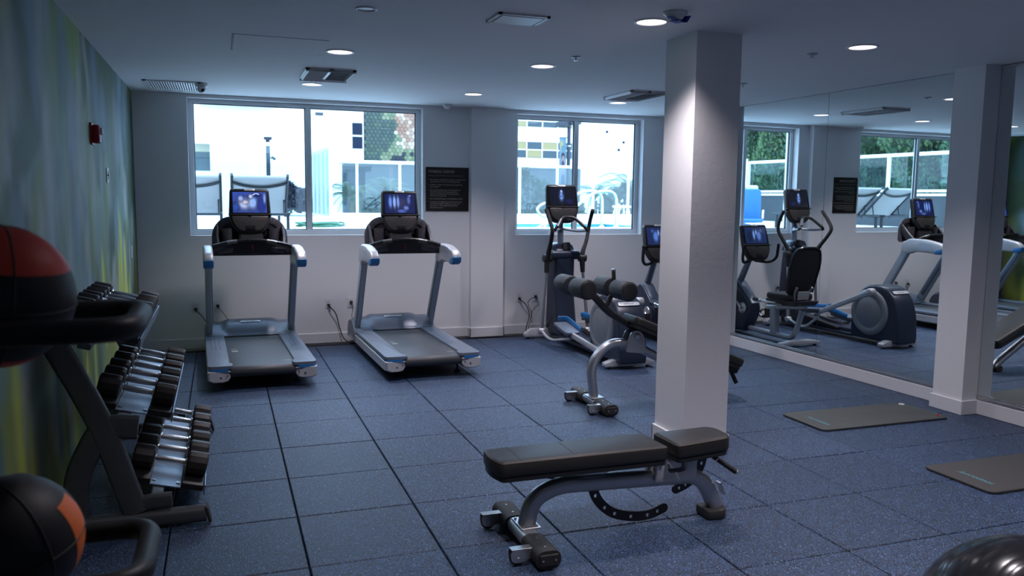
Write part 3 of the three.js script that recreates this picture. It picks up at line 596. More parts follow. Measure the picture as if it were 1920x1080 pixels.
  // dash: front bar, panel and tray
  const bar = []; for (let k = 0; k <= 16; k++) { const u = -1 + k / 8; bar.push(V(u * 0.37, 1.215 - 0.062 * u * u, -0.25 + 0.02 * u * u)); }
  const fb = mesh('front_handrail', sweep(bar, round(0.018, 12)), mBlackGloss, t);
  for (const s of [-1, 1]) mesh('pulse_grip', sweep(bar.slice(s < 0 ? 3 : 11, s < 0 ? 6 : 14), round(0.0192, 12)), mPulse, fb);
  mesh('dash_panel', extr([[-0.365, 1.065], [0.365, 1.065], ...bar.map((p) => [p.x * 0.985, p.y - 0.004]).reverse()], 0.06, { bevel: 0.012, at: [0, 0, -0.30] }), mTray, t);
  for (const s of [-1, 1]) mesh('dash_pod', xf(box(0.15, 0.05, 0.05, [0, 0, 0], 0.022), { at: [s * 0.245, 1.115, -0.268], rot: [0, 0, -s * 0.12] }), mTrayRim, t);
  const trayOut = outline([[-0.325, 1.10], [0.325, 1.10], [0.315, 1.28], [0.245, 1.385], [-0.245, 1.385], [-0.315, 1.28]], [0.03, 0.03, 0.08, 0.09, 0.09, 0.08]);
  mesh('cup_tray', [extr(trayOut, 0.03, { bevel: 0.01, at: [0, 0.02, -0.585], rot: [0, 0, 0] }), ...[-1, 1].map((s) => sweep([V(s * 0.305, 1.13, -0.37), V(s * 0.315, 1.22, -0.46), V(s * 0.31, 1.32, -0.56)], rect(0.03, 0.10, 0.012), [1, 0, 0])), xf(box(0.58, 0.03, 0.26, [0, 0, 0], 0.012), { at: [0, 1.15, -0.46], rot: [0.35, 0, 0] })], mTray, t);
  mesh('tray_rim', sweep(rounded([[-0.325, 1.11, -0.53], [-0.322, 1.30, -0.565], [-0.235, 1.40, -0.58], [0.235, 1.40, -0.58], [0.322, 1.30, -0.565], [0.325, 1.11, -0.53]], 0.09), rect(0.075, 0.022, 0.009), null), mTrayRim, t);
  for (const s of [-1, 1]) mesh('cup_well', lathe([[0.0, 0], [0.05, 0], [0.056, 0.13], [0.062, 0.13], [0.055, -0.004], [0, -0.004]], 24, [s * 0.215, 1.19, -0.49]), mTrayRim, t);
  mesh('console_neck', [xf(box(0.25, 0.26, 0.09, [0, 0, 0], 0.04), { at: [0, 1.245, -0.46], rot: [-0.25, 0, 0] })], mBlackPl, t);
  consoleUnit(t, [0, 1.487, -0.49], [-0.22, 0, 0], kind);
  mesh('safety_clip', [box(0.02, 0.04, 0.012, [0, 1.15, -0.262], 0.004), hose([[0, 1.15, -0.25], [0.01, 1.11, -0.24], [0.0, 1.07, -0.245]], 0.002, 12, 6)], std([0.16, 0.01, 0.008], 0.5), t);
  for (const [x, z] of [[-0.3, 0.78], [0.3, 0.78], [-0.34, -0.85], [0.34, -0.85]]) mesh('levelling_foot', [cyl([x, 0.012, z], [x, 0.10, z], 0.009), lathe([[0, 0], [0.03, 0], [0.028, 0.01], [0.01, 0.02], [0, 0.02]], 16, [x, 0, z])], mBlackRub, t);
  for (const c of t.children) if (/^(arm|front_handrail|dash_|cup_|tray_rim|console|safety_clip)/.test(c.name)) c.position.z += 0.15;
  return t;
}
treadmill('silver treadmill nearest the mural, its screen showing pale blue figures', [-0.053, 0, -4.6], 0.028, 0);
treadmill('silver treadmill beside the rules sign, its screen dark blue', [1.445, 0, -4.6], 0.02, 1);
// ---------------------------------------------------------------- elliptical
const mDisc = std([0.21, 0.23, 0.26], 0.45, 0.2);
{
  const t = thing('elliptical_trainer', 'dark blue elliptical trainer with silver arms under the right window', 'elliptical', [3.41, 0, -4.4]);
  const dr = outline([[0.32, 0.055], [0.325, 0.32], [0.40, 0.58], [0.54, 0.69], [0.68, 0.705], [0.82, 0.68], [0.94, 0.575], [1.01, 0.38], [1.03, 0.12], [1.02, 0.055]], [0.02, 0.1, 0.1, 0.08, 0.07, 0.06, 0.1, 0.1, 0.04, 0.02]);
  const h = mesh('drum_housing', extr(dr, 0.30, { bevel: 0.03, plane: 'zy', seg: 4 }), mNavy, t);
  for (const s of [-1, 1]) {
    const g = lathe([[0, 0.02], [0.17, 0.02], [0.178, 0.016], [0.186, 0.016], [0.194, 0.02], [0.24, 0.018], [0.262, 0.01], [0.268, 0.0], [0, 0]], 44); g.rotateZ(-s * PI / 2);
    mesh('drum_disc', g, mDisc, t, [s * 0.150, 0.375, 0.60]);
  }
  badge(h, 0.235, 0.045, [0, 0.632, 0.892], [-0.86, 0, 0]);
  const foot = (z, x0, x1, h0) => [extr(outline([[x0, 0.022], [x1, 0.022], [x1, 0.06], [x1 - 0.08, h0], [x0 + 0.08, h0], [x0, 0.06]], 0.012), 0.085, { bevel: 0.008, at: [0, 0, z] })];
  const rf = mesh('rear_foot', foot(0.9, -0.26, 0.28, 0.088), mSilverP, t);
  for (const x of [-0.2, 0.22]) mesh('levelling_foot', cyl([x, 0, 0.9], [x, 0.03, 0.9], 0.02, 0.014, 14), mBlackRub, rf);
  const ff = mesh('front_foot', foot(-0.93, -0.41, 0.36, 0.12), mSilverP, t);
  for (const x of [-0.36, 0.3]) mesh('levelling_foot', cyl([x, 0, -0.93], [x, 0.03, -0.93], 0.02, 0.014, 14), mBlackRub, ff);
  mesh('base_beam', [extr(outline([[-0.95, 0.05], [-0.95, 0.2], [-0.6, 0.2], [-0.2, 0.13], [0.32, 0.13], [0.4, 0.05]], 0.03), 0.17, { bevel: 0.012, plane: 'zy' }), ext(-0.13, 0.13, 0.05, 0.085, -0.55, 0.35, 0.01)], mNavy, t);
  for (const s of [-1, 1]) mesh('ramp_track', [xf(box(0.05, 0.03, 0.62, [0, 0, 0], 0.006), { at: [s * 0.10, 0.145, -0.2], rot: [0.12, 0, 0] })], mBlackPl, t);
  // front column
  const col = outline([[-0.99, 0.06], [-0.97, 0.6], [-0.93, 1.02], [-0.88, 1.09], [-0.74, 1.085], [-0.69, 1.0], [-0.70, 0.6], [-0.62, 0.25], [-0.55, 0.06]], [0.02, 0.2, 0.06, 0.04, 0.05, 0.06, 0.15, 0.1, 0.02]);
  mesh('front_column', [extr(col, 0.25, { bevel: 0.04, plane: 'zy', seg: 4 })], mNavy, t);
  mesh('column_shoulder', [xf(box(0.40, 0.11, 0.16, [0, 0, 0], 0.05, [0, 0, 0], 4), { at: [0, 1.0, -0.76] }), extr(outline([[-0.16, 1.0], [0.16, 1.0], [0.11, 1.14], [-0.11, 1.14]], [0.02, 0.02, 0.05, 0.05]), 0.17, { bevel: 0.03, at: [0, 0, -0.83] })], mNavy, t);
  mesh('accessory_tray', box(0.10, 0.10, 0.03, [0.03, 1.1, -0.735], 0.02, [-0.3, 0, 0]), mBlackPl, t);
  mesh('neck_tube', cyl([0, 1.05, -0.84], [0, 1.50, -0.875], 0.036, 0.034), mBlueGrey, t);
  consoleUnit(t, [0.0, 1.585, -0.83], [-0.2, 0.0, 0], 2);
  // fixed grips
  for (const s of [-1, 1]) {
    const g = mesh('fixed_handle', pipe([[0, 1.30, -0.85], [s * 0.16, 1.275, -0.70], [s * 0.205, 1.29, -0.56]], 0.015, 0.06), mArm, t);
    mesh('fixed_grip', pipe([[s * 0.205, 1.285, -0.555], [s * 0.19, 1.31, -0.545], [s * 0.075, 1.435, -0.64], [0, 1.44, -0.66]], 0.018, 0.04), mBlackPl, t);
    mesh('pulse_plate', cyl([s * 0.172, 1.334, -0.543], [s * 0.10, 1.414, -0.608], 0.0185, 0.0185, 14), mPulse, g);
  }
  // swinging arms
  const L = [[-0.225, 0.93, -0.70], [-0.228, 1.05, -0.64], [-0.25, 1.2, -0.52], [-0.262, 1.30, -0.47], [-0.267, 1.41, -0.54], [-0.267, 1.515, -0.64]];
  const R = [[0.215, 0.93, -0.70], [0.225, 1.03, -0.71], [0.285, 1.16, -0.75], [0.325, 1.27, -0.79], [0.335, 1.38, -0.77], [0.335, 1.515, -0.70]];
  [[-1, L, [-0.29, 0.14, -0.68]], [1, R, [0.26, 0.14, -0.60]]].forEach(([s, P, low]) => {
    mesh('swing_arm', [sweep(smooth(P, 26), round(0.0225, 14), null, (u) => [1.0 + 0.5 * Math.max(0, 0.35 - u) / 0.35, 1.0 + 0.5 * Math.max(0, 0.35 - u) / 0.35]), ball(...P[5], 0.0228)], mBlackRub, t);
    mesh('pivot_boss', drum([s * 0.17, 0.965, -0.72], [s * 0.268, 0.965, -0.70], 0.045, 0.01), mBlackPl, t);
    mesh('arm_sleeve', cyl([P[0][0], 0.95, -0.70], [P[0][0] + s * 0.008, 0.80, -0.695], 0.034, 0.026), mBlackPl, t);
    mesh('lower_rod', cyl([P[0][0] + s * 0.008, 0.82, -0.695], low, 0.018, 0.02), mSteel, t);
    mesh('rod_joint', [drum([low[0] - 0.035, low[1] - 0.01, low[2]], [low[0] + 0.035, low[1] - 0.01, low[2]], 0.036, 0.01)], mSilverP, t);
  });
  const pedal = (s, y, z, tilt, A, B, low) => {
    const p = new THREE.Group(); p.name = 'pedal'; t.add(p); p.position.set(s * 0.20, y, z); p.rotation.x = tilt;
    mesh('foot_plate', [extr(outline([[-0.085, -0.19], [0.085, -0.19], [0.085, 0.17], [0.06, 0.2], [-0.06, 0.2], [-0.085, 0.17]], 0.03), 0.03, { bevel: 0.008, plane: 'xz' }), box(0.12, 0.04, 0.3, [0, -0.03, 0.02], 0.012)], mGreyDeck, p);
    mesh('pedal_rim', sweep(rounded([[s * -0.02, 0.045, 0.15 - 0.36], [s * 0.08, 0.05, -0.2], [s * 0.092, 0.045, -0.1], [s * 0.092, 0.03, 0.18]].map((q) => [-q[0], q[1], q[2]]), 0.04), rect(0.014, 0.055, 0.006), null), mBlueAcc, p);
    mesh('pedal_arm', sweep([V(...A), V(...B)], rect(0.035, 0.06, 0.01), [1, 0, 0]), mSilverP, t);
    mesh('arm_end', drum([B[0] - 0.04, B[1], B[2]], [B[0] + 0.045, B[1], B[2]], 0.045, 0.012), mSilverP, t);
    mesh('link_tube', pipe([low, [low[0], low[1] - 0.05, low[2] + 0.15], [low[0] + 0.01, low[1] - 0.06, low[2] + 0.30], [A[0], A[1] - 0.05, A[2] + 0.02]], 0.017, 0.12), mSilverP, t);
  };
  pedal(-1, 0.235, -0.16, 0.16, [-0.205, 0.19, -0.05], [-0.205, 0.135, 0.66], [-0.29, 0.13, -0.66]);
  pedal(1, 0.30, -0.30, -0.10, [0.21, 0.27, -0.15], [0.225, 0.62, 0.68], [0.26, 0.13, -0.58]);
}
// ---------------------------------------------------------------- recumbent bike
{
  const t = thing('recumbent_bike', 'dark blue recumbent exercise bike behind the pillar, also seen in the mirror', 'exercise bike', [4.45, 0, -4.38]);
  const body = outline([[-0.86, 0.05], [-0.87, 0.40], [-0.76, 0.63], [-0.64, 0.66], [-0.46, 0.50], [-0.34, 0.40], [-0.33, 0.28], [-0.42, 0.12], [-0.44, 0.05]], [0.02, 0.12, 0.06, 0.05, 0.12, 0.07, 0.06, 0.06, 0.01]);
  mesh('body_shroud', extr(body, 0.17, { bevel: 0.03, plane: 'zy', seg: 4 }), mNavy, t);
  mesh('shroud_spine', sweep(rounded([[0, 0.60, -0.74], [0, 0.67, -0.64], [0, 0.5, -0.45], [0, 0.40, -0.34]], 0.08), rect(0.12, 0.02, 0.008), [1, 0, 0]), mBlueGrey, t);
  mesh('console_post', cyl([0, 0.58, -0.68], [0, 0.98, -0.46], 0.042, 0.034), mBlueGrey, t);
  consoleUnit(t, [0, 1.14, -0.40], [-0.3, 0, 0], 3);
  for (const s of [-1, 1]) {
    mesh('handlebar', [pipe([[s * 0.04, 0.92, -0.44], [s * 0.19, 0.90, -0.36], [s * 0.26, 0.95, -0.30], [s * 0.262, 1.12, -0.28]], 0.018, 0.08), ball(s * 0.262, 1.12, -0.28, 0.0185)], mBlackRub, t);
    const c = mesh('crank_cover', drum([s * 0.08, 0.33, -0.47], [s * 0.10, 0.33, -0.47], 0.07, 0.008), mSteel, t);
    mesh('crank_arm', cyl([s * 0.115, 0.33, -0.47], [s * 0.12, 0.33 + s * 0.10, -0.47 - s * 0.10], 0.014), mSteel, c);
    const pz = -0.47 - s * 0.10, py = 0.33 + s * 0.10;
    mesh('pedal', [box(0.10, 0.03, 0.10, [s * 0.18, py, pz], 0.01), xf(box(0.10, 0.12, 0.014, [0, 0, 0], 0.006), { at: [s * 0.18, py + 0.05, pz + 0.05] }), pipe([[s * 0.135, py, pz - 0.04], [s * 0.14, py + 0.08, pz - 0.03], [s * 0.22, py + 0.08, pz - 0.03], [s * 0.225, py, pz - 0.04]], 0.01, 0.03)], mBlackRub, t);
    mesh('side_grip', [pipe([[s * 0.10, 0.47, 0.28], [s * 0.28, 0.49, 0.26], [s * 0.29, 0.50, 0.10]], 0.014, 0.06), cyl([s * 0.29, 0.5, 0.10], [s * 0.29, 0.505, -0.03], 0.019)], mSteel, t);
    mesh('side_grip_sleeve', cyl([s * 0.29, 0.505, -0.03], [s * 0.29, 0.503, 0.06], 0.021), mBlackRub, t);
  }
  mesh('floor_tube', pipe([[0, 0.09, -0.45], [0, 0.075, 0.05], [0, 0.075, 0.30], [0, 0.14, 0.36], [0, 0.42, 0.46]], 0.032, 0.1), mArm, t);
  mesh('seat_post', sweep([V(0, 0.075, 0.02), V(0, 0.40, 0.0)], rect(0.075, 0.10, 0.015), [1, 0, 0]), mArm, t);
  mesh('seat_rail', sweep([V(0, 0.385, -0.12), V(0, 0.46, 0.50)], rect(0.06, 0.05, 0.012), [1, 0, 0]), mSilverP, t);
  mesh('front_stabilizer', extr(outline([[-0.22, 0.02], [0.22, 0.02], [0.22, 0.055], [0.12, 0.075], [-0.12, 0.075], [-0.22, 0.055]], 0.012), 0.08, { bevel: 0.008, at: [0, 0, -0.72] }), mBlackPl, t);
  const rf = mesh('rear_stabilizer', extr(outline([[-0.285, 0.022], [0.285, 0.022], [0.285, 0.05], [0.14, 0.072], [-0.14, 0.072], [-0.285, 0.05]], 0.012), 0.085, { bevel: 0.008, at: [0, 0, 0.43] }), mSilverP, t);
  for (const x of [-0.23, 0.23]) mesh('levelling_foot', cyl([x, 0, 0.43], [x, 0.03, 0.43], 0.018, 0.014, 14), mBlackRub, rf);
  mesh('seat_carriage', [extr(outline([[0.04, 0.44], [0.5, 0.47], [0.56, 0.53], [0.0, 0.52]], 0.02), 0.30, { bevel: 0.01, plane: 'zy' })], mBlackPl, t);
  mesh('seat_pad', extr(outline([[-0.21, 0.02], [0.21, 0.02], [0.2, 0.40], [-0.2, 0.40]], 0.08), 0.07, { bevel: 0.025, plane: 'xz', at: [0, 0.56, 0.03], seg: 4 }), mBlackRub, t);
  const br = mesh('backrest', xf(extr(outline([[-0.19, -0.27], [0.19, -0.27], [0.215, 0.1], [0.16, 0.28], [-0.16, 0.28], [-0.215, 0.1]], [0.07, 0.07, 0.1, 0.08, 0.08, 0.1]), 0.05, { bevel: 0.018, seg: 4 }), { at: [0, 0.86, 0.43], rot: [0.22, 0, 0] }), std([0.014, 0.015, 0.018], 0.6), t);
  mesh('backrest_rim', xf(sweep(rounded([[-0.18, -0.25, 0], [-0.215, 0.1, 0], [-0.16, 0.275, 0], [0.16, 0.275, 0], [0.215, 0.1, 0], [0.18, -0.25, 0]], 0.09), round(0.016, 10)), { at: [0, 0.86, 0.45], rot: [0.22, 0, 0] }), mBlackGloss, br);
  for (const s of [-1, 1]) mesh('backrest_strut', pipe([[s * 0.09, 0.52, 0.42], [s * 0.10, 0.6, 0.42], [s * 0.11, 0.68, 0.47]], 0.016, 0.04), mSteel, t);
  mesh('seat_bracket', box(0.16, 0.10, 0.02, [0, 0.585, 0.455], 0.006, [0.15, 0, 0]), mSilverP, t);
}
// ---------------------------------------------------------------- benches
const mVinyl = std([0.020, 0.019, 0.019], 0.46), mVinylSide = std([0.024, 0.021, 0.020], 0.5), mStitch = std([0.075, 0.055, 0.042], 0.7);
const mFrame = std([0.42, 0.43, 0.46], 0.3, 0.8), mFrameBlack = std([0.014, 0.014, 0.016], 0.4), mRubCap = std([0.022, 0.021, 0.021], 0.62);
// cross tube lying along z on rubber ends, with two transport wheels on its -x side
function crossFoot(t, x, z0, z1, off) {
  const L = z1 - z0, zc = (z0 + z1) / 2, prof = rect(0.1, 0.064, 0.028);
  mesh('cross_tube', sweep([V(x, 0.052, z0 + 0.05), V(x, 0.052, z1 - 0.05)], prof, [1, 0, 0]), mFrame, t, off);
  for (const [a, b, s] of [[z0, z0 + L * 0.32, -1], [z1 - L * 0.32, z1, 1]]) {
    const c = mesh('rubber_end', [sweep([V(x, 0.05, a), V(x, 0.05, b)], rect(0.118, 0.084, 0.036), [1, 0, 0]), box(0.09, 0.055, 0.012, [x, 0.05, s < 0 ? a - 0.003 : b + 0.003], 0.02)], mRubCap, t, off);
    mesh('screws', [0.25, 0.75].map((k) => drum([x, 0.088, a + (b - a) * k], [x, 0.0925, a + (b - a) * k], 0.006, 0.001, 10)).concat([-0.03, 0.03].map((dx) => drum([x + dx, 0.05, s < 0 ? a - 0.006 : b + 0.006], [x + dx, 0.05, s < 0 ? a - 0.011 : b + 0.011], 0.005, 0.001, 8))), mSteel, c);
    const wz = s < 0 ? a + L * 0.16 : b - L * 0.16;
    const w = mesh('wheel', [drum([x - 0.115, 0.036, wz - 0.014], [x - 0.115, 0.036, wz + 0.014], 0.036, 0.006)], mRubCap, t, off);
    mesh('wheel_bracket', [-1, 1].map((k) => extr(outline([[x - 0.15, 0.02], [x - 0.15, 0.075], [x - 0.03, 0.08], [x - 0.03, 0.04], [x - 0.1, 0.015]], [0.03, 0.015, 0.005, 0.01, 0.02]), 0.004, { at: [0, 0, wz + k * 0.019] })).concat([box(0.12, 0.004, 0.042, [x - 0.088, 0.078, wz], 0.001), drum([x - 0.115, 0.036, wz + 0.02], [x - 0.115, 0.036, wz + 0.027], 0.007, 0.002, 10)]), mSteel, t, off);
  }
}
// curved adjusting plate with a row of holes
function holedArc(pts, w, n, thick, z) {
  const c = smooth(pts.map(([x, y]) => [x, y, 0]), 28), up = [], lo = [], hs = [];
  c.forEach((p, i) => { const T = c[Math.min(i + 1, 28)].clone().sub(c[Math.max(i - 1, 0)]).normalize(); up.push([p.x - T.y * w / 2, p.y + T.x * w / 2]); lo.push([p.x + T.y * w / 2, p.y - T.x * w / 2]); });
  const end = c[28], T = c[28].clone().sub(c[27]).normalize(), cap = [];
  for (let k = 1; k < 6; k++) { const a = PI / 2 - k / 6 * PI; cap.push([end.x + T.x * Math.cos(a) * w / 2 - T.y * Math.sin(a) * w / 2, end.y + T.y * Math.cos(a) * w / 2 + T.x * Math.sin(a) * w / 2]); }
  for (let k = 0; k < n; k++) { const q = c[Math.round(28 * (0.28 + 0.66 * k / Math.max(1, n - 1)))]; hs.push(round(w * 0.19, 10).map(([a, b]) => [q.x + a, q.y + b])); }
  return extr(up.concat(cap, lo.reverse()), thick, { holes: hs, at: [0, 0, z] });
}
{
  const B = [1.45, 0, 0.03], off = [-1.45, 0, -0.03];
  const t = thing('adjustable_bench', 'black adjustable weight bench on a silver frame in the foreground', 'weight bench', B);
  crossFoot(t, 1.005, -0.27, 0.365, off);
  const sp = rounded([[1.02, 0.075, 0.03], [1.05, 0.205, 0.03], [1.18, 0.262, 0.03], [1.75, 0.240, 0.03], [1.99, 0.232, 0.03], [2.085, 0.05, 0.03]], [0, 0.12, 0.10, 0.1, 0.13, 0], 10);
  mesh('frame_spine', sweep(sp, rect(0.07, 0.086, 0.032), [0, 0, 1]), mFrame, t, off);
  mesh('base_plate', [box(0.10, 0.008, 0.15, [1.02, 0.089, 0.03], 0.003), ...[[-0.035, -0.055], [0.035, -0.055], [-0.035, 0.055], [0.035, 0.055]].map(([a, b]) => drum([1.02 + a, 0.093, 0.03 + b], [1.02 + a, 0.1, 0.03 + b], 0.007, 0.001, 8))], mSteel, t, off);
  mesh('rear_foot', [extr(outline([[2.005, -0.035], [2.10, -0.045], [2.155, 0.03], [2.10, 0.105], [2.005, 0.095]], [0.02, 0.03, 0.05, 0.03, 0.02]), 0.05, { bevel: 0.01, plane: 'xz', at: [0, 0.025, 0] })], mRubCap, t, off);
  mesh('serial_plate', [box(0.012, 0.075, 0.04, [2.107, 0.15, 0.045], 0.004, [0, 0, 0.42])], mSteel, t, off);
  // back pad
  const pad = outline([[0.818, 0.05], [0.832, -0.075], [1.705, -0.10], [1.72, 0.16], [0.85, 0.16]], [0.12, 0.02, 0.02, 0.02, 0.02]);
  const bp = mesh('back_pad', extr(pad, 0.075, { bevel: 0.016, plane: 'xz', at: [0, 0.406, 0], seg: 4 }), mVinyl, t, off);
  mesh('pad_board', extr(pad.map(([x, z]) => [1.28 + (x - 1.28) * 0.985, 0.013 + (z - 0.013) * 0.96]), 0.024, { bevel: 0.003, plane: 'xz', at: [0, 0.358, 0] }), mFrameBlack, bp);
  mesh('piping', [0.436].map((y) => sweep(pad.concat([pad[0]]).map(([x, z]) => V(1.28 + (x - 1.28) * 0.994, y, 0.013 + (z - 0.013) * 0.975)), round(0.0024, 6), [0, 1, 0])), mStitch, bp);
  mesh('seam', [0.95, 1.225].map((x) => box(0.0022, 0.0016, 0.225, [x, 0.4438, 0.037], 0)).concat([0.95, 1.225].map((x) => box(0.0022, 0.05, 0.0016, [x, 0.405, 0.1565], 0))), mStitch, bp);
  // seat pad
  const seat = outline([[1.755, -0.075], [2.06, -0.045], [2.095, 0.0], [2.095, 0.12], [2.06, 0.165], [1.765, 0.175]], [0.03, 0.03, 0.03, 0.03, 0.03, 0.03]);
  const spd = mesh('seat_pad', xf(extr(seat, 0.078, { bevel: 0.02, plane: 'xz', at: [-1.92, 0, -0.05], seg: 4 }), { at: [1.92, 0.418, 0.05], rot: [0, 0, 0.05] }), mVinyl, t, off);
  mesh('seat_board', xf(extr(seat.map(([x, z]) => [1.92 + (x - 1.92) * 0.96, 0.05 + (z - 0.05) * 0.95]), 0.022, { bevel: 0.003, plane: 'xz', at: [-1.92, 0, -0.05] }), { at: [1.92, 0.37, 0.05], rot: [0, 0, 0.05] }), mFrameBlack, spd);
  mesh('piping', xf(sweep(seat.concat([seat[0]]).map(([x, z]) => V((x - 1.92) * 0.99, 0.03, (z - 0.05) * 0.985)), round(0.0024, 6), [0, 1, 0]), { at: [1.92, 0.418, 0.05], rot: [0, 0, 0.05] }), mStitch, spd);
  // hinge brackets
  for (const s of [-1, 1]) mesh('hinge_plate', extr(outline([[1.69, 0.235], [1.93, 0.225], [1.935, 0.375], [1.88, 0.385], [1.87, 0.275], [1.765, 0.275], [1.755, 0.385], [1.70, 0.38]], [0.015, 0.015, 0.02, 0.02, 0.025, 0.025, 0.02, 0.02]), 0.008, { bevel: 0.002, at: [0, 0, 0.03 + s * 0.05] }), mSilverP, t, off);
  mesh('hinge_bolt', [[1.725, 0.36], [1.91, 0.355]].flatMap(([x, y]) => [drum([x, y, -0.05], [x, y, 0.105], 0.011, 0.003, 12)]), mSteel, t, off);
  mesh('seat_stop', box(0.07, 0.05, 0.07, [1.82, 0.312, 0.03], 0.012), mWhitePl, t, off);
  mesh('back_arc', holedArc([[1.36, 0.345], [1.365, 0.25], [1.40, 0.16], [1.475, 0.09], [1.58, 0.055], [1.69, 0.05], [1.775, 0.075]], 0.05, 6, 0.009, 0.03), mFrameBlack, t, off);
  mesh('seat_arc', holedArc([[2.0, 0.37], [1.995, 0.30], [1.965, 0.235], [1.91, 0.19], [1.845, 0.165]], 0.046, 5, 0.009, 0.03), mFrameBlack, t, off);
  mesh('spine_slot', [extr(outline([[1.30, -0.005], [1.45, -0.005], [1.45, 0.065], [1.30, 0.065]], 0.03), 0.008, { plane: 'xz', at: [0, 0.312, 0] })], mSteel, t, off);
  mesh('pad_stopper', drum([1.145, 0.30, 0.03], [1.145, 0.36, 0.03], 0.022, 0.005), mRubCap, t, off);
  mesh('pad_bracket', [ext(1.335, 1.395, 0.345, 0.35, -0.01, 0.07), box(0.05, 0.05, 0.03, [1.365, 0.345, 0.03], 0.004)], mFrameBlack, t, off);
  mesh('caution_sticker', box(0.03, 0.0015, 0.02, [1.325, 0.317, 0.02], 0), std([0.6, 0.12, 0.02], 0.5), t, off);
  const h = mesh('pull_handle', [drum([2.035, 0.335, 0.07], [2.15, 0.252, 0.11], 0.0135, 0.003, 14), cyl([2.0, 0.36, 0.05], [2.04, 0.332, 0.07], 0.008)], mRubCap, t, off);
  mesh('handle_ring', [drum([2.05, 0.324, 0.0752], [2.056, 0.320, 0.0773], 0.0145, 0.001, 14), drum([2.149, 0.253, 0.1097], [2.156, 0.248, 0.112], 0.0145, 0.002, 14)], mSteel, h);
}
{
  const B = [3.0, 0, -2.2], off = [-3.0, 0, 2.2], z = -2.2;
  const t = thing('abdominal_bench', 'black decline bench with foam leg rollers standing behind the pillar', 'weight bench', B);
  crossFoot(t, 2.43, -2.53, -1.88, off);
  const sp = rounded([[2.43, 0.075, z], [2.395, 0.36, z], [2.56, 0.52, z], [2.76, 0.495, z], [3.52, 0.10, z], [3.58, 0.04, z]], [0, 0.16, 0.10, 0.12, 0.05, 0], 10);
  mesh('frame_spine', sweep(sp, rect(0.075, 0.07, 0.028), [0, 0, 1]), mFrame, t, off);
  mesh('base_plate', [box(0.11, 0.008, 0.15, [2.43, 0.089, z], 0.003)], mSteel, t, off);
  mesh('maker_plate', [extr(outline([[-0.024, -0.042], [0.024, -0.042], [0.024, 0.042], [-0.024, 0.042]], 0.016), 0.012, { bevel: 0.003, at: [2.392, 0.235, z + 0.005], rot: [0, -1.2, 0.1] })], mFrameBlack, t, off);
  mesh('rear_cross_foot', [sweep([V(3.58, 0.031, z - 0.14), V(3.58, 0.031, z + 0.06)], rect(0.08, 0.06, 0.022), [1, 0, 0])], mRubCap, t, off);
  for (const s of [-1, 1]) mesh('pivot_plate', extr(outline([[2.68, 0.44], [2.86, 0.42], [2.84, 0.56], [2.80, 0.61], [2.73, 0.61], [2.70, 0.55]], [0.02, 0.02, 0.03, 0.03, 0.03, 0.03]), 0.008, { at: [0, 0, z + s * 0.05] }), mFrame, t, off);
  mesh('pivot_bolt', drum([2.775, 0.565, z - 0.07], [2.775, 0.565, z + 0.075], 0.022, 0.005), mSteel, t, off);
  // inclined pad
  const ang = Math.atan2(-0.41, 1.03);
  const po = outline([[-0.55, -0.14], [0.55, -0.14], [0.55, 0.14], [-0.55, 0.14]], 0.05);
  const P = { at: [3.235, 0.50, z], rot: [0, 0, ang] };
  const pad = mesh('bench_pad', xf(extr(po, 0.07, { bevel: 0.018, plane: 'xz', seg: 4 }), P), mVinyl, t, off);
  mesh('pad_board', xf(xf(extr(po.map(([x, y]) => [x * 0.98, y * 0.95]), 0.025, { plane: 'xz' }), { at: [0, -0.045, 0] }), P), mFrameBlack, pad);
  mesh('pad_rail', xf(box(1.0, 0.04, 0.06, [0.05, -0.075, 0], 0.008), P), mFrameBlack, t, off);
  mesh('end_handle', [xf(box(0.10, 0.09, 0.10, [0.535, -0.055, 0], 0.02), P), cyl([3.68, 0.24, z + 0.02], [3.73, 0.12, z + 0.05], 0.018)], mFrameBlack, t, off);
  // roller arm and foam rollers
  mesh('roller_arm', pipe([[2.245, 0.975, z], [2.40, 0.91, z], [2.52, 0.775, z], [2.68, 0.675, z], [3.0, 0.53, z], [3.2, 0.45, z]], 0.03, 0.09), mFrameBlack, t, off);
  mesh('roller_link', pipe([[2.59, 0.945, z], [2.505, 0.78, z]], 0.02), mFrameBlack, t, off);
  for (const [x, y] of [[2.245, 0.972], [2.59, 0.95]]) {
    mesh('roller_bar', cyl([x, y, z - 0.24], [x, y, z + 0.24], 0.013), mSteel, t, off);
    for (const s of [-1, 1]) { const r = mesh('foam_roller', drum([x, y, z + s * 0.045], [x, y, z + s * 0.255], 0.077, 0.008, 30), std([0.035, 0.045, 0.055], 0.62), t, off); mesh('roller_cap', drum([x, y, z + s * 0.25], [x, y, z + s * 0.262], 0.066, 0.004, 26), mFrameBlack, r); }
  }
  const h = mesh('grip_post', drum([2.585, 0.97, z], [2.578, 1.085, z], 0.0165, 0.003, 14), mRubCap, t, off);
  mesh('grip_tip', drum([2.578, 1.085, z], [2.577, 1.103, z], 0.0175, 0.004, 14), mChrome, h);
}
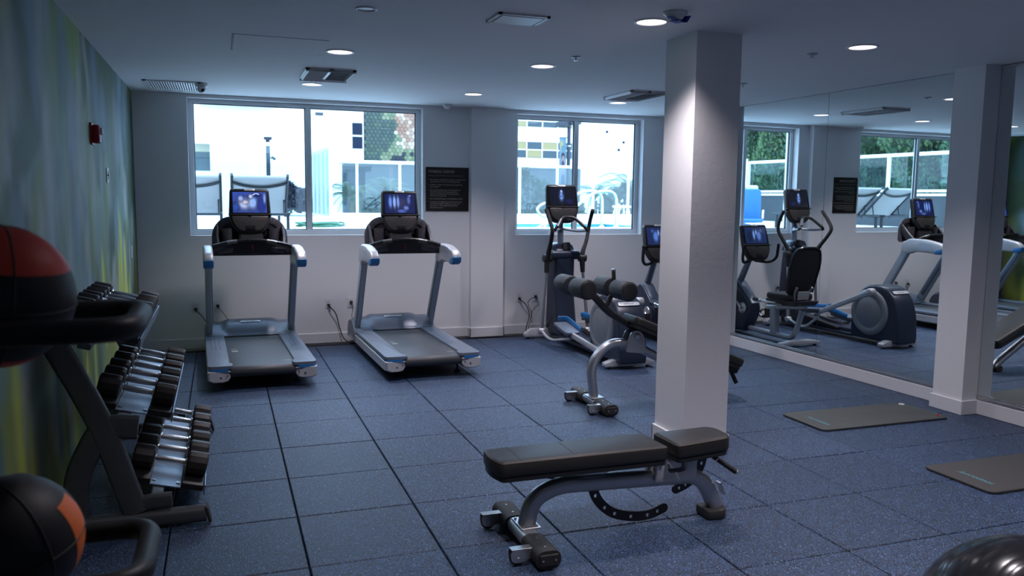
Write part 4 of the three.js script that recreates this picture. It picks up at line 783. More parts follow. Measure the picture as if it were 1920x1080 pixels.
// ---------------------------------------------------------------- dumbbell rack and dumbbells
const TIERS = [{ x: -0.923, y: 0.95, n: 8, z0: -1.98, dz: 0.15, sc: 0.82 }, { x: -0.785, y: 0.559, n: 6, z0: -2.04, dz: 0.211, sc: 0.95 }, { x: -0.64, y: 0.155, n: 6, z0: -2.06, dz: 0.209, sc: 1.04 }];
const TILT = -0.25;
{
  const t = thing('dumbbell_rack', 'three tier dark dumbbell rack along the mural wall', 'dumbbell rack', [-0.75, 0, -1.53]);
  const off = [0.75, 0, 1.53], mRack = std([0.085, 0.09, 0.098], 0.42, 0.35), mPlate = std([0.22, 0.27, 0.34], 0.4, 0.5);
  for (const z of [-0.68, -2.38]) {
    const leg = rect(0.05, 0.115, 0.018);
    const f = mesh('foot_tube', [sweep([V(-1.02, 0.052, z), V(-0.44, 0.052, z)], rect(0.07, 0.085, 0.03), [0, 0, 1])], mRack, t, off);
    mesh('foot_cap', [box(0.016, 0.085, 0.075, [-0.432, 0.05, z], 0.008, [0, 0, 0.25]), box(0.016, 0.085, 0.075, [-1.026, 0.05, z], 0.008)], mBlackRub, f);
    mesh('slanted_leg', sweep(rounded([[-1.105, 0.99, z], [-0.90, 0.56, z], [-0.765, 0.09, z]], 0.25), leg, [0, 0, 1]), mRack, t, off);
    mesh('crossing_leg', sweep(rounded([[-1.03, 0.09, z - 0.002], [-1.02, 0.30, z - 0.002], [-0.90, 0.54, z - 0.002], [-0.74, 0.52, z - 0.002]], 0.14), leg, [0, 0, 1]), mRack, t, off);
    mesh('lower_arm', sweep(rounded([[-0.80, 0.10, z - 0.002], [-0.72, 0.14, z - 0.002], [-0.60, 0.14, z - 0.002]], 0.05), rect(0.05, 0.07, 0.015), [0, 0, 1]), mRack, t, off);
  }
  for (const q of TIERS) {
    const T = { at: [q.x, q.y, -1.53], rot: [0, 0, TILT] }, L = 1.32;
    mesh('tray_beam', xf(box(0.06, 0.03, 1.70, [-0.03, -0.03, 0], 0.008), T), mRack, t, off);
    mesh('tray_plate', xf(extr([[-0.2, -0.012], [-0.195, 0.03], [-0.19, 0.03], [-0.185, -0.006], [0.185, -0.006], [0.19, 0.022], [0.195, 0.022], [0.2, -0.03], [0.194, -0.03], [0.19, -0.012]], L, { bevel: 0 }), T), mPlate, t, off);
    for (const s of [-1, 1]) mesh('saddle_rail', xf(extr(outline([[s * 0.13 - 0.055, -0.008], [s * 0.13 + 0.055, -0.008], [s * 0.13 + 0.055, 0.022], [s * 0.13 - 0.055, 0.022]], 0.006), L + 0.02, { bevel: 0.003 }), T), mBlackPl, t, off);
    for (const x of [0.06, -0.06]) mesh('tray_bolt', xf(drum([x, -0.006, 0.60], [x, 0.0, 0.60], 0.011, 0.002, 10), T), mSteel, t, off);
  }
}
{
  const knurl = dataTex(64, 64, (x, y) => { const v = 0.5 + 0.25 * Math.sin((x + y) / 64 * 2 * PI * 8) + 0.25 * Math.sin((x - y) / 64 * 2 * PI * 8); return [v, v, v]; }, false); knurl.repeat.set(3, 2);
  const mHandle = std([0.62, 0.61, 0.62], 0.26, 1.0, { bumpMap: knurl, bumpScale: 0.0006 }), mHead = std([0.026, 0.022, 0.021], 0.5);
  const proto = [0.82, 0.95, 1.04].map((s) => {
    const R = 0.062 * s, hl = 0.105, g = new THREE.Group();
    const head = () => { const p = [[0, 0], [R * 0.86, 0], [R * 0.97, 0.008], [R, 0.016], [R, hl - 0.012], [R * 0.95, hl - 0.003], [R * 0.8, hl], [0, hl]].map((q) => new THREE.Vector2(...q)); return toCreasedNormals(new THREE.LatheGeometry(p, 12), 0.3); };
    return { R, make: (o) => {
      for (const d of [-1, 1]) { const h = mesh('head', head().rotateZ(-d * PI / 2).rotateX(PI / 12), mHead, o, [d * 0.082, 0, 0]); mesh('collar', drum([-d * 0.010, 0, 0], [d * 0.002, 0, 0], 0.021, 0.003, 16), mChrome, h); }
      mesh('handle', lathe([[0.0135, -0.08], [0.0165, -0.045], [0.0175, 0], [0.0165, 0.045], [0.0135, 0.08]], 18).rotateZ(PI / 2), mHandle, o);
    } };
  });
  const where = ['top tier of the rack', 'middle tier of the rack', 'bottom tier of the rack'];
  const nth = ['nearest', 'second', 'third', 'fourth', 'fifth', 'sixth', 'seventh', 'eighth'];
  TIERS.forEach((q, i) => {
    let src = null;
    for (let k = q.n - 1; k >= 0; k--) {
      const from = q.n - 1 - k, far = k === 0;
      const label = `black chrome-handled dumbbell, ${far ? 'farthest' : from === 0 ? 'nearest' : nth[from] + ' nearest'} on the ${where[i]}`;
      const z = q.z0 + q.dz * k, up = proto[i].R + 0.026 - 0.004, pos = [q.x - Math.sin(TILT) * up, q.y + Math.cos(TILT) * up, z];
      let o;
      if (!src) { o = thing('dumbbell', label, 'dumbbell', pos, 0, 'dumbbells on the ' + where[i]); proto[i].make(o); src = o; } else o = copyOf(src, label, pos);
      o.rotation.set((from * 7 % 5 - 2) * 0.06, 0, TILT);
    }
  });
}
// ---------------------------------------------------------------- medicine ball stand
{
  const t = thing('ball_stand', 'black tubular medicine ball stand in the near left corner', 'ball stand', [-0.9, 0, 1.745]), off = [0.9, 0, -1.745], mStand = std([0.02, 0.02, 0.021], 0.5, 0.2);
  mesh('post', sweep([V(-1.06, 0.06, 1.745), V(-1.06, 1.75, 1.745)], rect(0.07, 0.07, 0.015), [0, 0, 1]), mStand, t, off);
  for (const y of [1.393, 0.89, 0.40]) mesh('cradle_arm', pipe([[-1.05, y, 1.60], [-0.50, y, 1.60], [-0.50, y, 1.89], [-1.05, y, 1.89], [-1.05, y, 1.60]], 0.024, 0.075), mStand, t, off);
  mesh('base_frame', [pipe([[-1.08, 0.03, 1.50], [-0.55, 0.03, 1.50], [-0.55, 0.03, 1.99], [-1.08, 0.03, 1.99], [-1.08, 0.03, 1.50]], 0.028, 0.08), cyl([-1.06, 0.03, 1.5], [-1.06, 0.03, 1.99], 0.028)], mStand, t, off);
  const panelBall = (label, pos, r, c1, rot, g2) => {
    const o = thing('medicine_ball', label, 'medicine ball', pos, 0, 'medicine balls on the stand'); o.rotation.set(...rot);
    mesh('ball_shell', ball(0, 0, 0, r, 1, 1, 1, 48, 32), std([0.012, 0.012, 0.014], 0.55), o);
    const m = std(c1, 0.5);
    mesh('colour_panel', g2(r * 1.006), m, o);
    mesh('ball_seam', [0, 1, 2].map((k) => xf(new THREE.TorusGeometry(r * 1.002, 0.0022, 6, 60), { rot: [PI / 2 * (k === 0), PI / 2 * (k === 1) + 0.4 * k, 0] })), std([0.03, 0.03, 0.03], 0.6), o);
  };
  panelBall('black medicine ball with red caps, on the upper arm of the stand', [-0.752, 1.447, 1.745], 0.140, [0.72, 0.05, 0.02], [0.10, 0, -0.16], (r) => [new THREE.SphereGeometry(r, 40, 12, 0, 2 * PI, 0, 1.05), new THREE.SphereGeometry(r, 40, 12, 0, 2 * PI, PI - 0.72, 0.72)]);
  panelBall('black medicine ball with orange wedges, on the lower arm of the stand', [-0.752, 0.945, 1.745], 0.134, [0.85, 0.17, 0.02], [0.15, 0.35, 0.1], (r) => [0, 1, 2].map((k) => new THREE.SphereGeometry(r, 16, 24, 0.35 + k * 2 * PI / 3, 0.55, 0.95, 1.3)));
}
// ---------------------------------------------------------------- mats and gym ball
{
  const print = canvasTex(256, 96, (c, w, h) => { c.clearRect(0, 0, w, h); c.fillStyle = '#4f8a96'; c.font = 'italic bold 60px serif'; c.textAlign = 'center'; c.fillText('Aeromat', w / 2, 62); });
  const mPrint = std([1, 1, 1], 0.7, 0, { map: print, transparent: true });
  const mk = (label, x0, x1, z0, z1, eyelets) => {
    const cx = (x0 + x1) / 2, cz = (z0 + z1) / 2, t = thing('exercise_mat', label, 'exercise mat', [cx, 0, cz]), w = x1 - x0, d = z1 - z0;
    const grain = std(eyelets ? [0.062, 0.07, 0.069] : [0.05, 0.049, 0.048], 0.78, 0, { bumpMap: paintBump, bumpScale: 0.001 });
    mesh('mat_foam', metricUV(extr(outline([[-w / 2, -d / 2], [w / 2, -d / 2], [w / 2, d / 2], [-w / 2, d / 2]], 0.055), 0.014, { bevel: 0.004, plane: 'xz', at: [0, 0.0085, 0], holes: eyelets ? [round(0.011, 14).map(([a, b]) => [w / 2 - 0.05 + a, -d / 2 + 0.06 + b]), round(0.011, 14).map(([a, b]) => [w / 2 - 0.05 + a, d / 2 - 0.06 + b])] : [] }), 3), grain, t);
    mesh('mat_print', new THREE.PlaneGeometry(0.24, 0.09), mPrint, t, [-w / 2 + 0.13, 0.0159, 0.02], [-PI / 2, 0, -PI / 2]);
    if (eyelets) { mesh('eyelet', new THREE.TorusGeometry(0.018, 0.0055, 8, 24).rotateX(PI / 2), mWhitePl, t, [w / 2 - 0.05, 0.0155, -d / 2 + 0.06]); mesh('eyelet', new THREE.TorusGeometry(0.016, 0.004, 8, 24).rotateX(PI / 2), std([0.30, 0.03, 0.02], 0.5), t, [w / 2 - 0.05, 0.0155, d / 2 - 0.06]); }
  };
  mk('grey exercise mat with white and red eyelets beside the mirror pilaster', 3.718, 4.905, -1.545, -1.06, true);
  mk('brown grey exercise mat at the right edge of the floor', 3.762, 4.95, -0.222, 0.272, false);
  const g = thing('gym_ball', 'glossy black ridged gym ball at the lower right corner', 'gym ball', [1.925, 0, 1.915]), r = 0.325;
  const p = []; for (let i = 0; i <= 90; i++) { const a = PI * i / 90; let q = r; const ring = (a * 16 / PI) % 1; if (a < 2.6 && a > 0.25) q -= 0.0035 * Math.exp(-Math.pow((ring - 0.5) / 0.09, 2)); p.push(new THREE.Vector2(Math.max(1e-4, q * Math.sin(a)), -q * Math.cos(a))); }
  const axis = new THREE.Quaternion().setFromUnitVectors(V(0, -1, 0), V(-0.36, 0.74, 0.57).normalize());
  const bm = mesh('ball_skin', new THREE.LatheGeometry(p, 64).applyQuaternion(axis), std([0.012, 0.012, 0.014], 0.2), g, [0, r, 0]);
  const plug = lathe([[0, -0.008], [0.018, -0.008], [0.03, -0.006], [0.036, 0.0], [0.046, 0.001], [0.05, 0.006], [0.05, 0.02], [0, 0.02]], 30, [0, -r - 0.002, 0]).applyQuaternion(axis);
  mesh('valve_plug', plug, std([0.20, 0.21, 0.22], 0.4), bm);
}
// ---------------------------------------------------------------- outside: pool deck, fences, buildings, plants
const DY = 1.15, mDeck = std([0.62, 0.61, 0.59], 0.8), mWhiteOut = std([0.80, 0.81, 0.82], 0.6), mSlate = std([0.035, 0.042, 0.05], 0.7), mPoolGlass = mGlass.clone(); mPoolGlass.color.setRGB(0.86, 0.95, 0.95);
const PX0 = 3.7, PX1 = 7.6, PZ0 = -12.6, PZ1 = -8.6;     // pool
{
  struct(mesh('deck', [ext(-3.2, PX0, 0.9, DY, -18.7, ZB - 0.27), ext(PX1, 14, 0.9, DY, -18.7, ZB - 0.27), ext(PX0, PX1, 0.9, DY, -18.7, PZ0), ext(PX0, PX1, 0.9, DY, PZ1, ZB - 0.27)].map((g) => metricUV(g)), mDeck), 'pale concrete pool deck outside the windows', 'deck');
  struct(mesh('street', ext(-60, 90, -0.7, -0.5, -130, -18.8), std([0.30, 0.30, 0.29], 0.9)), 'grey street ground beyond the deck', 'street');
  struct(mesh('garden_bed', ext(-40, -3.3, 0.3, 0.7, -60, 20), std([0.10, 0.09, 0.06], 0.95)), 'soil bed under the hedge trees', 'garden bed');
  const p = thing('swimming_pool', 'small blue swimming pool outside the right window', 'pool', [(PX0 + PX1) / 2, 0, (PZ0 + PZ1) / 2]);
  const a = (PX1 - PX0) / 2, b = (PZ1 - PZ0) / 2, mPool = std([0.20, 0.52, 0.60], 0.4);
  mesh('basin', [ext(-a, a, -0.4, -0.3, -b, b), ext(-a, -a + 0.05, -0.3, 1.1, -b, b), ext(a - 0.05, a, -0.3, 1.1, -b, b), ext(-a, a, -0.3, 1.1, -b, -b + 0.05), ext(-a, a, -0.3, 1.1, b - 0.05, b)], mPool, p);
  mesh('coping', [ext(-a - 0.12, -a + 0.12, 1.10, 1.185, -b - 0.12, b + 0.12, 0.02), ext(a - 0.12, a + 0.12, 1.10, 1.185, -b - 0.12, b + 0.12, 0.02), ext(-a - 0.12, a + 0.12, 1.10, 1.185, -b - 0.12, -b + 0.12, 0.02), ext(-a - 0.12, a + 0.12, 1.10, 1.185, b - 0.12, b + 0.12, 0.02)], mWhiteOut, p);
  const wg = new THREE.PlaneGeometry(2 * a - 0.1, 2 * b - 0.1, 40, 40).rotateX(-PI / 2), wp = wg.attributes.position;
  for (let i = 0; i < wp.count; i++) wp.setY(i, 0.03 * (fbm(nA, wp.getX(i) * 2.2, wp.getZ(i) * 2.2, 3) - 0.5));
  wg.computeVertexNormals();
  mesh('water', wg, std([0.55, 0.88, 0.92], 0.03, 0, { transmission: 1, thickness: 0, ior: 1.33 }), p, [0, 1.06, 0]);
}
// glass fences: posts, rails and panes as parts
function glassFence(label, A, B, { y0, y1, gap, wall = 0, rail = 0.07, mat = mPoolGlass }) {
  const a = V(A[0], 0, A[1]), b = V(B[0], 0, B[1]), L = a.distanceTo(b), n = Math.max(1, Math.round(L / gap));
  const t = thing('glass_fence', label, 'fence', [A[0], DY, A[1]], -Math.atan2(b.z - a.z, b.x - a.x), 'glass fences round the pool deck');
  if (wall) { mesh('low_wall', ext(0, L, 0, wall - 0.05, -0.07, 0.07, 0.005), mSlate, t); mesh('wall_cap', ext(-0.02, L + 0.02, wall - 0.05, wall, -0.1, 0.1, 0.01), mWhiteOut, t); }
  mesh('top_rail', ext(-0.03, L + 0.03, y1 - DY - rail, y1 - DY, -0.03, 0.03, 0.008), mWhiteOut, t);
  mesh('bottom_rail', ext(0, L, y0 - DY, y0 - DY + 0.05, -0.025, 0.025, 0.006), mWhiteOut, t);
  for (let i = 0; i <= n; i++) mesh('post', box(0.062, y1 - y0 - rail - 0.002, 0.064, [i * L / n, (y0 + y1 - rail) / 2 - DY - 0.001, 0], 0.008), mWhiteOut, t);
  for (let i = 0; i < n; i++) { const m = mesh('glass_pane', new THREE.BoxGeometry(L / n - 0.07, y1 - y0 - 0.13, 0.0005), mat, t, [(i + 0.5) * L / n, (y0 + y1) / 2 - DY, 0]); m.castShadow = false; }
}
glassFence('glass fence on a low wall before the hedge trees, seen in the mirror', [-3, -6.6], [-3, -14], { y0: 1.86, y1: 2.66, gap: 1.6, wall: 0.68 });
glassFence('pale glass fence behind the sun loungers', [-2.9, -14], [1.85, -14], { y0: 1.15, y1: 2.72, gap: 1.55 });
glassFence('white railed glass fence before the palms and the hexagon mural', [1.95, -18.5], [13.5, -18.5], { y0: 1.15, y1: 2.60, gap: 1.21 });
{ // frosted screen running away from the viewer
  const t = thing('frosted_screen', 'pale frosted glass screen of tall narrow panels beside the fence', 'screen', [1.88, DY, -14.0]);
  const frost = std([0.42, 0.48, 0.56], 0.5, 0, { transmission: 0.35, thickness: 0 });
  for (let i = 0; i < 6; i++) mesh('frosted_panel', box(0.012, 1.42, 0.66, [-0.02 - i * 0.012, 0.78, -0.4 - i * 0.72], 0.003), frost, t);
  for (let i = 0; i <= 6; i++) mesh('screen_post', box(0.05, 1.55, 0.05, [-0.02 - i * 0.012, 0.775, -0.04 - i * 0.72], 0.006), mWhiteOut, t);
  mesh('screen_rail', sweep([V(-0.02, 1.53, -0.02), V(-0.10, 1.53, -4.4)], rect(0.05, 0.05, 0.006), [1, 0, 0]), mWhiteOut, t);
}
// sun loungers
{
  const mSling = std([0.40, 0.40, 0.40], 0.7), mLF = std([0.018, 0.022, 0.028], 0.5, 0.1);
  const mk = (label, x) => {
    const t = thing('sun_lounger', label, 'sun lounger', [x, DY, -7.9], 0, 'sun loungers outside the left window'), w = 0.335;
    // back rest: top near the gym, leaning away from the seat
    const T = [0.74, 0.74], Bt = [0.23, 0.20];                  // [y, z]
    const bow = []; for (let k = 0; k <= 10; k++) { const u = -1 + k / 5; bow.push([u * (w - 0.01), 0.012 * (1 - u * u)]); }
    const g = new THREE.PlaneGeometry(2 * w - 0.03, 0.86, 12, 10), p = g.attributes.position;
    for (let i = 0; i < p.count; i++) { const u = p.getX(i) / w, v = (p.getY(i) + 0.43) / 0.86; p.setXYZ(i, p.getX(i), Bt[0] + (T[0] - Bt[0]) * v - 0.03 * (1 - u * u) * Math.sin(PI * v) - 0.02 * (1 - v) * 0, Bt[1] + (T[1] - Bt[1]) * v - 0.025 * (1 - u * u) * Math.sin(PI * v)); }
    g.computeVertexNormals();
    mesh('back_sling', g, mSling, t);
    for (const s of [-1, 1]) {
      mesh('back_rail', sweep([V(s * w, Bt[0], Bt[1]), V(s * w, T[0] + 0.01, T[1] + 0.01)], rect(0.032, 0.042, 0.008), [1, 0, 0]), mLF, t);
      mesh('seat_rail', sweep([V(s * w, 0.26, 0.72), V(s * w, 0.26, -1.15)], rect(0.03, 0.045, 0.008), [1, 0, 0]), mLF, t);
      mesh('prop_strut', cyl([s * (w - 0.03), 0.27, 0.45], [s * (w - 0.03), 0.52, 0.40], 0.01), mLF, t);
      for (const z of [0.66, -1.05]) mesh('leg', box(0.035, 0.26, 0.045, [s * w, 0.13, z], 0.006), mLF, t);
    }
    mesh('back_crossbar', sweep(bow.map(([x, d]) => V(x, T[0] - 0.09 - d * 4.5, T[1] - 0.06 - d * 4.5)), round(0.018, 10)), mLF, t);
    mesh('head_roll', cyl([-w + 0.02, T[0] - 0.02, T[1] - 0.0], [w - 0.02, T[0] - 0.02, T[1] - 0.0], 0.022), mSling, t);
    const sg = new THREE.PlaneGeometry(2 * w - 0.03, 1.15, 8, 8).rotateX(-PI / 2), sp = sg.attributes.position;
    for (let i = 0; i < sp.count; i++) { const u = sp.getX(i) / w; sp.setY(i, -0.03 * (1 - u * u)); } sg.computeVertexNormals();
    mesh('seat_sling', sg, mSling, t, [0, 0.275, -0.57]);
    mesh('end_bar', [cyl([-w, 0.26, 0.72], [w, 0.26, 0.72], 0.014), cyl([-w, 0.26, -1.15], [w, 0.26, -1.15], 0.014)], mLF, t);
  };
  mk('white sling sun lounger cut by the left edge of the window', -0.665);
  mk('white sling sun lounger right behind the left treadmill console', 0.137);
}
{ // coiled garden hose
  const t = thing('garden_hose', 'green garden hose coiled on the deck outside the left window', 'hose', [1.16, DY, -10.0]), pts = [];
  for (let k = 0; k <= 150; k++) { const a = k / 150 * 2 * PI * 6; const r = 0.18 + 0.17 * (0.5 + 0.5 * Math.sin(k * 0.21)) * 0.7 + 0.08 * k / 150; pts.push(V(Math.cos(a) * r * 1.15, 0.014 + 0.05 * (0.5 + 0.5 * Math.sin(k * 0.37)), Math.sin(a) * r)); }
  mesh('hose_coil', sweep(pts, round(0.013, 8)), std([0.01, 0.11, 0.05], 0.5), t);
  mesh('hose_nozzle', cyl([0.3, 0.03, 0.1], [0.42, 0.03, 0.16], 0.016, 0.02), mSteel, t);
}
// pool hand rails, lift and small table
{
  const mRail = std([0.62, 0.66, 0.74], 0.25, 0.5);
  const rail = (label, x, z) => { const t = thing('pool_handrail', label, 'handrail', [x, DY, z], 0, 'pool hand rails'); mesh('rail', pipe([[0.0, 0.03, 0], [0.0, 0.64, 0.0], [-0.5, 0.64, 0.12], [-1.0, 0.30, 0.28], [-1.55, -0.3, 0.5]], 0.024, [0, 0.22, 0.25, 0.3, 0]), mRail, t); mesh('flange', lathe([[0, 0], [0.05, 0], [0.048, 0.012], [0.03, 0.03], [0, 0.03]], 20), mRail, t); };
  rail('white pool hand rail, outer of the pair in the right window', 6.40, -9.75); rail('white pool hand rail, inner of the pair nearer the mullion', 6.10, -9.72);
  const r2 = thing('pool_handrail', 'round looped pool rail left of the elliptical screen', 'handrail', [4.9, DY, -9.5], 0, 'pool hand rails');
  mesh('rail', pipe([[0.35, 0.0, 0.0], [0.30, 0.42, 0.0], [0.0, 0.43, 0.0], [-0.16, 0.32, 0], [-0.05, 0.18, 0], [0.3, 0.2, 0]], 0.022, 0.12), mRail, r2);
  mesh('slope_rail', cyl([-0.2, -0.02, 0.12], [0.42, 0.3, 0.0], 0.022), mRail, r2);
  const t = thing('pool_lift', 'blue pool lift chair with a white mast, seen in the mirror', 'pool lift', [2.66, DY, -7.15]);
  const mBlue = std([0.05, 0.20, 0.62], 0.45);
  mesh('lift_base', [box(0.5, 0.06, 0.6, [0.12, 0.03, 0], 0.02), box(0.14, 0.2, 0.14, [0.12, 0.16, 0], 0.02)], mWhiteOut, t);
  mesh('lift_mast', [cyl([0.14, 0.2, 0.0], [0.14, 0.66, 0.0], 0.04), xf(box(0.34, 0.075, 0.09, [0, 0, 0], 0.03), { at: [0.02, 0.70, 0.02], rot: [0, 0.4, 0] }), ball(0.16, 0.72, 0.06, 0.06)], mWhiteOut, t);
  mesh('chair_back', xf(extr(outline([[-0.19, -0.26], [0.19, -0.26], [0.19, 0.26], [-0.19, 0.26]], 0.07), 0.04, { bevel: 0.012 }), { at: [0.10, 0.42, 0.16], rot: [0, 0.75, 0] }), mBlue, t);
  mesh('chair_seat', xf(box(0.46, 0.05, 0.42, [0, 0, 0], 0.02), { at: [0.22, 0.20, 0.30], rot: [0, 0.75, 0] }), mBlue, t);
  for (const s of [-1, 1]) mesh('arm_rest', xf(pipe([[s * 0.24, 0.33, 0.0], [s * 0.25, 0.33, 0.3], [s * 0.25, 0.22, 0.34]], 0.016, 0.05), { at: [0.13, 0.02, 0.18], rot: [0, 0.75, 0] }), mLampRing, t);
  mesh('foot_panel', xf(box(0.3, 0.16, 0.03, [0, 0, 0], 0.012), { at: [0.36, 0.08, 0.44], rot: [0.3, 0.75, 0] }), mBlue, t);
  const s = thing('side_table', 'small white side table at the far fence of the right window', 'side table', [9.35, DY, -15.3]);
  mesh('table_top', box(0.36, 0.05, 0.36, [0, 0.31, 0], 0.015), mWhiteOut, s);
  for (const [a, b] of [[-1, -1], [1, -1], [-1, 1], [1, 1]]) mesh('leg', cyl([a * 0.17, 0, b * 0.17], [a * 0.12, 0.3, b * 0.12], 0.018), mWhiteOut, s);
}
// lamp posts
{
  const mPost = std([0.016, 0.02, 0.03], 0.5, 0.2);
  const t = thing('lamp_post', 'dark twin headed lamp post with a printed banner beyond the pool', 'lamp post', [9.88, -0.5, -20]);
  mesh('pole', cyl([0, 0, 0], [0, 4.5, 0], 0.062, 0.055), mPost, t);
  mesh('pole_collar', cyl([0, 3.75, 0], [0, 3.78, 0], 0.066), mSteel, t);
  mesh('lamp_head', [box(0.34, 0.15, 0.30, [-0.23, 4.42, 0], 0.02)], mPost, t); mesh('lamp_head', [box(0.34, 0.17, 0.34, [0.12, 4.50, 0.1], 0.02)], mPost, t);
  mesh('banner_arm', [cyl([0, 4.02, 0], [-0.33, 4.02, 0], 0.012), cyl([0, 2.6, 0], [-0.33, 2.6, 0], 0.012)], mPost, t);
  const bt = canvasTex(128, 512, (c, w, h) => {
    c.fillStyle = '#8fb9e6'; c.fillRect(0, 0, w, h); const e = (x, y, rx, ry, col) => { c.fillStyle = col; c.beginPath(); c.ellipse(x, y, rx, ry, 0, 0, 6.3); c.fill(); };
    e(40, 90, 34, 60, '#d8dba0'); e(70, 120, 40, 34, '#7fb0d8'); e(70, 205, 34, 40, '#2a2233'); e(72, 225, 20, 26, '#e6b9b4'); e(74, 300, 36, 64, '#e3b3bd'); e(70, 300, 26, 46, '#3c3a6e'); e(66, 400, 34, 70, '#c7a8d8'); e(74, 470, 40, 60, '#4c5f9a');
  });
  mesh('banner', [box(0.23, 1.42, 0.006, [-0.20, 3.31, 0], 0)], std([0.3, 0.26, 0.2], 0.7, 0, { map: bt }), t);
  const u = thing('lamp_post', 'slim dark post with a flat cap beyond the sun loungers', 'lamp post', [0.71, -0.5, -16]);
  mesh('pole', cyl([0, 0, 0], [0, 3.4, 0], 0.045), mPost, u); mesh('post_cap', box(0.17, 0.06, 0.17, [0, 3.43, 0], 0.01), mPost, u); mesh('spot_lamp', [cyl([0, 2.98, 0], [0.09, 3.0, 0.02], 0.012), cyl([0.08, 3.01, 0.02], [0.15, 2.96, 0.05], 0.03)], mPost, u);
}
// buildings
{
  const mGlassB = std([0.055, 0.075, 0.085], 0.5, 0, { specularIntensity: 0.3 }), mGlassD = std([0.008, 0.013, 0.03], 0.5, 0, { specularIntensity: 0.3 }), mGold = std([0.27, 0.21, 0.09], 0.7), mBlind = std([0.40, 0.30, 0.16], 0.7);
  const b = thing('white_building', 'long white building facade behind the deck, left of the hexagon mural', 'building', [0, -0.5, -40]);
  mesh('facade', [ext(-20, -2.9, 0, 16, -8, 0), ext(-0.78, 6.82, 0, 16, -8, 0), ext(-2.9, -0.78, 0, 3.3, -8, 0), ext(-2.9, -0.78, 4.75, 16, -8, 0), ext(-2.9, -0.78, 3.3, 4.75, -8, -0.6)], mWhiteOut, b);
  mesh('soffit_band', ext(-1.3, 2.5, 6.62, 6.85, 0, 0.8, 0.02), mWhiteOut, b);
  const bl = mesh('blind', ext(-2.9, -0.78, 4.25, 4.75, -0.55, -0.5), mBlind, b); mesh('window_pane', ext(-2.9, -0.78, 3.3, 4.25, -0.58, -0.52), mGlassB, b);
  for (const y of [7.35, 5.33, 4.62]) mesh('window_pane', ext(6.23, 6.76, y, y + 0.62, -0.05, 0.03, 0.01), mGlassD, b);
  mesh('wall_vent', ext(4.35, 4.75, 6.25, 6.4, 0, 0.05), mSlate, b);
  // hexagon mural on a dark wall
  const h = thing('mural_building', 'building wall with a green and orange hexagon panel mural', 'building', [8.4, -0.5, -40.2]);
  mesh('backing_wall', ext(-1.55, 4.4, 0, 9, -6, 0), mSlate, h);
  const mHex = [[0.030, 0.048, 0.036], [0.037, 0.057, 0.043], [0.05, 0.075, 0.042], [0.11, 0.135, 0.065], [0.17, 0.18, 0.095], [0.25, 0.125, 0.075], [0.32, 0.19, 0.13], [0.45, 0.34, 0.25], [0.008, 0.011, 0.02]].map((c) => std(c, 0.6));
  const hr = 0.125, hexG = extr(Array.from({ length: 6 }, (_, k) => [Math.cos(PI / 6 + k * PI / 3) * hr * 0.95, Math.sin(PI / 6 + k * PI / 3) * hr * 0.95]), 0.05, { bevel: 0.008, seg: 1 });
  const dx = hr * Math.sqrt(3), dy = hr * 1.5;
  for (let j = 0; j < 17; j++) for (let i = 0; i < 16; i++) {
    const x = -1.46 + i * dx + (j % 2) * dx / 2, y = 3.85 + j * dy; if (x > 1.95) continue;
    const u = (x + 1.55) / 2.9 + 0.12 * (rnd() - 0.5), v = (y - 3.95) / 2.9 + 0.08 * (rnd() - 0.5), k = rnd();
    let c = k < 0.4 ? 0 : k < 0.85 ? 1 : 2;
    if ((v > 0.76 && u > 0.28 + (1 - v) * 0.4) || (v < 0.58 && u > 0.25 + v * 0.62)) c = k < 0.35 ? 3 : 4;
    if (v > 0.25 && u > 0.62 + 0.22 * Math.max(0, 0.55 - v)) c = k < 0.4 ? 5 : k < 0.72 ? 6 : 7;
    if (u > 0.52 && u < 0.76 && v < 0.16) c = 8;
    if (k > 0.975 && u > 0.45) c = 8;
    mesh('hexagon_panel', hexG, mHex[c], h, [x, y, 0.035]);
  }
  // banded building far behind the right window
  const f = thing('banded_building', 'white building with bands of blue and gold windows far behind the pool', 'building', [36, -0.5, -85]);
  mesh('facade', ext(-9, 6, 0, 20, -12, 0), mWhiteOut, f);
  for (const [y, hh] of [[10.25, 1.3], [6.75, 1.8], [3.35, 1.6]]) {
    const band = mesh('window_band', ext(-9, 4.2, y, y + hh, -0.02, 0.05), mSlate, f);
    for (let i = 0; i < 7; i++) for (let j = 0; j < 2; j++) { const x = -8.95 + i * 1.9, m = ((i * 3 + j * 2 + Math.round(y)) % 5) < 2 ? mGold : mGlassB; mesh('window_pane', ext(x + 0.06, x + 1.84, y + j * hh / 2 + 0.05, y + (j + 1) * hh / 2 - 0.05, 0.05, 0.09), m, band); }
    for (let i = 0; i <= 7; i++) mesh('mullion', ext(-9.0 + i * 1.9, -8.9 + i * 1.9, y, y + hh, 0.04, 0.14), mWhiteOut, band);
    mesh('transom', ext(-9, 4.3, y + hh / 2 - 0.05, y + hh / 2 + 0.05, 0.04, 0.13), mWhiteOut, band);
  }
  const w = thing('plain_building', 'blank white end wall with three dark vents behind the right window', 'building', [26, -0.5, -40]);
  mesh('end_wall', ext(-6.6, 10, 0, 16, -0.6, 0), mWhiteOut, w);
  for (const [x, y] of [[20.93, 5.53], [22.02, 4.955], [21.72, 4.51]]) mesh('wall_vent', drum([x - 26, y + 0.5, -0.02], [x - 26, y + 0.5, 0.06], 0.08, 0.02, 14), mGlassD, w);
  // dark band of planting wall under the mural and behind the palms
  const g = thing('retaining_wall', 'dark slate retaining wall behind the palms', 'wall', [7.5, -0.5, -26]);
  mesh('wall_face', ext(-3.7, 5.5, 0, 3.3, -0.4, 0), mSlate, g); mesh('wall_coping', ext(-3.8, 5.6, 3.3, 3.4, -0.5, 0.1), mSilverP, g);
}
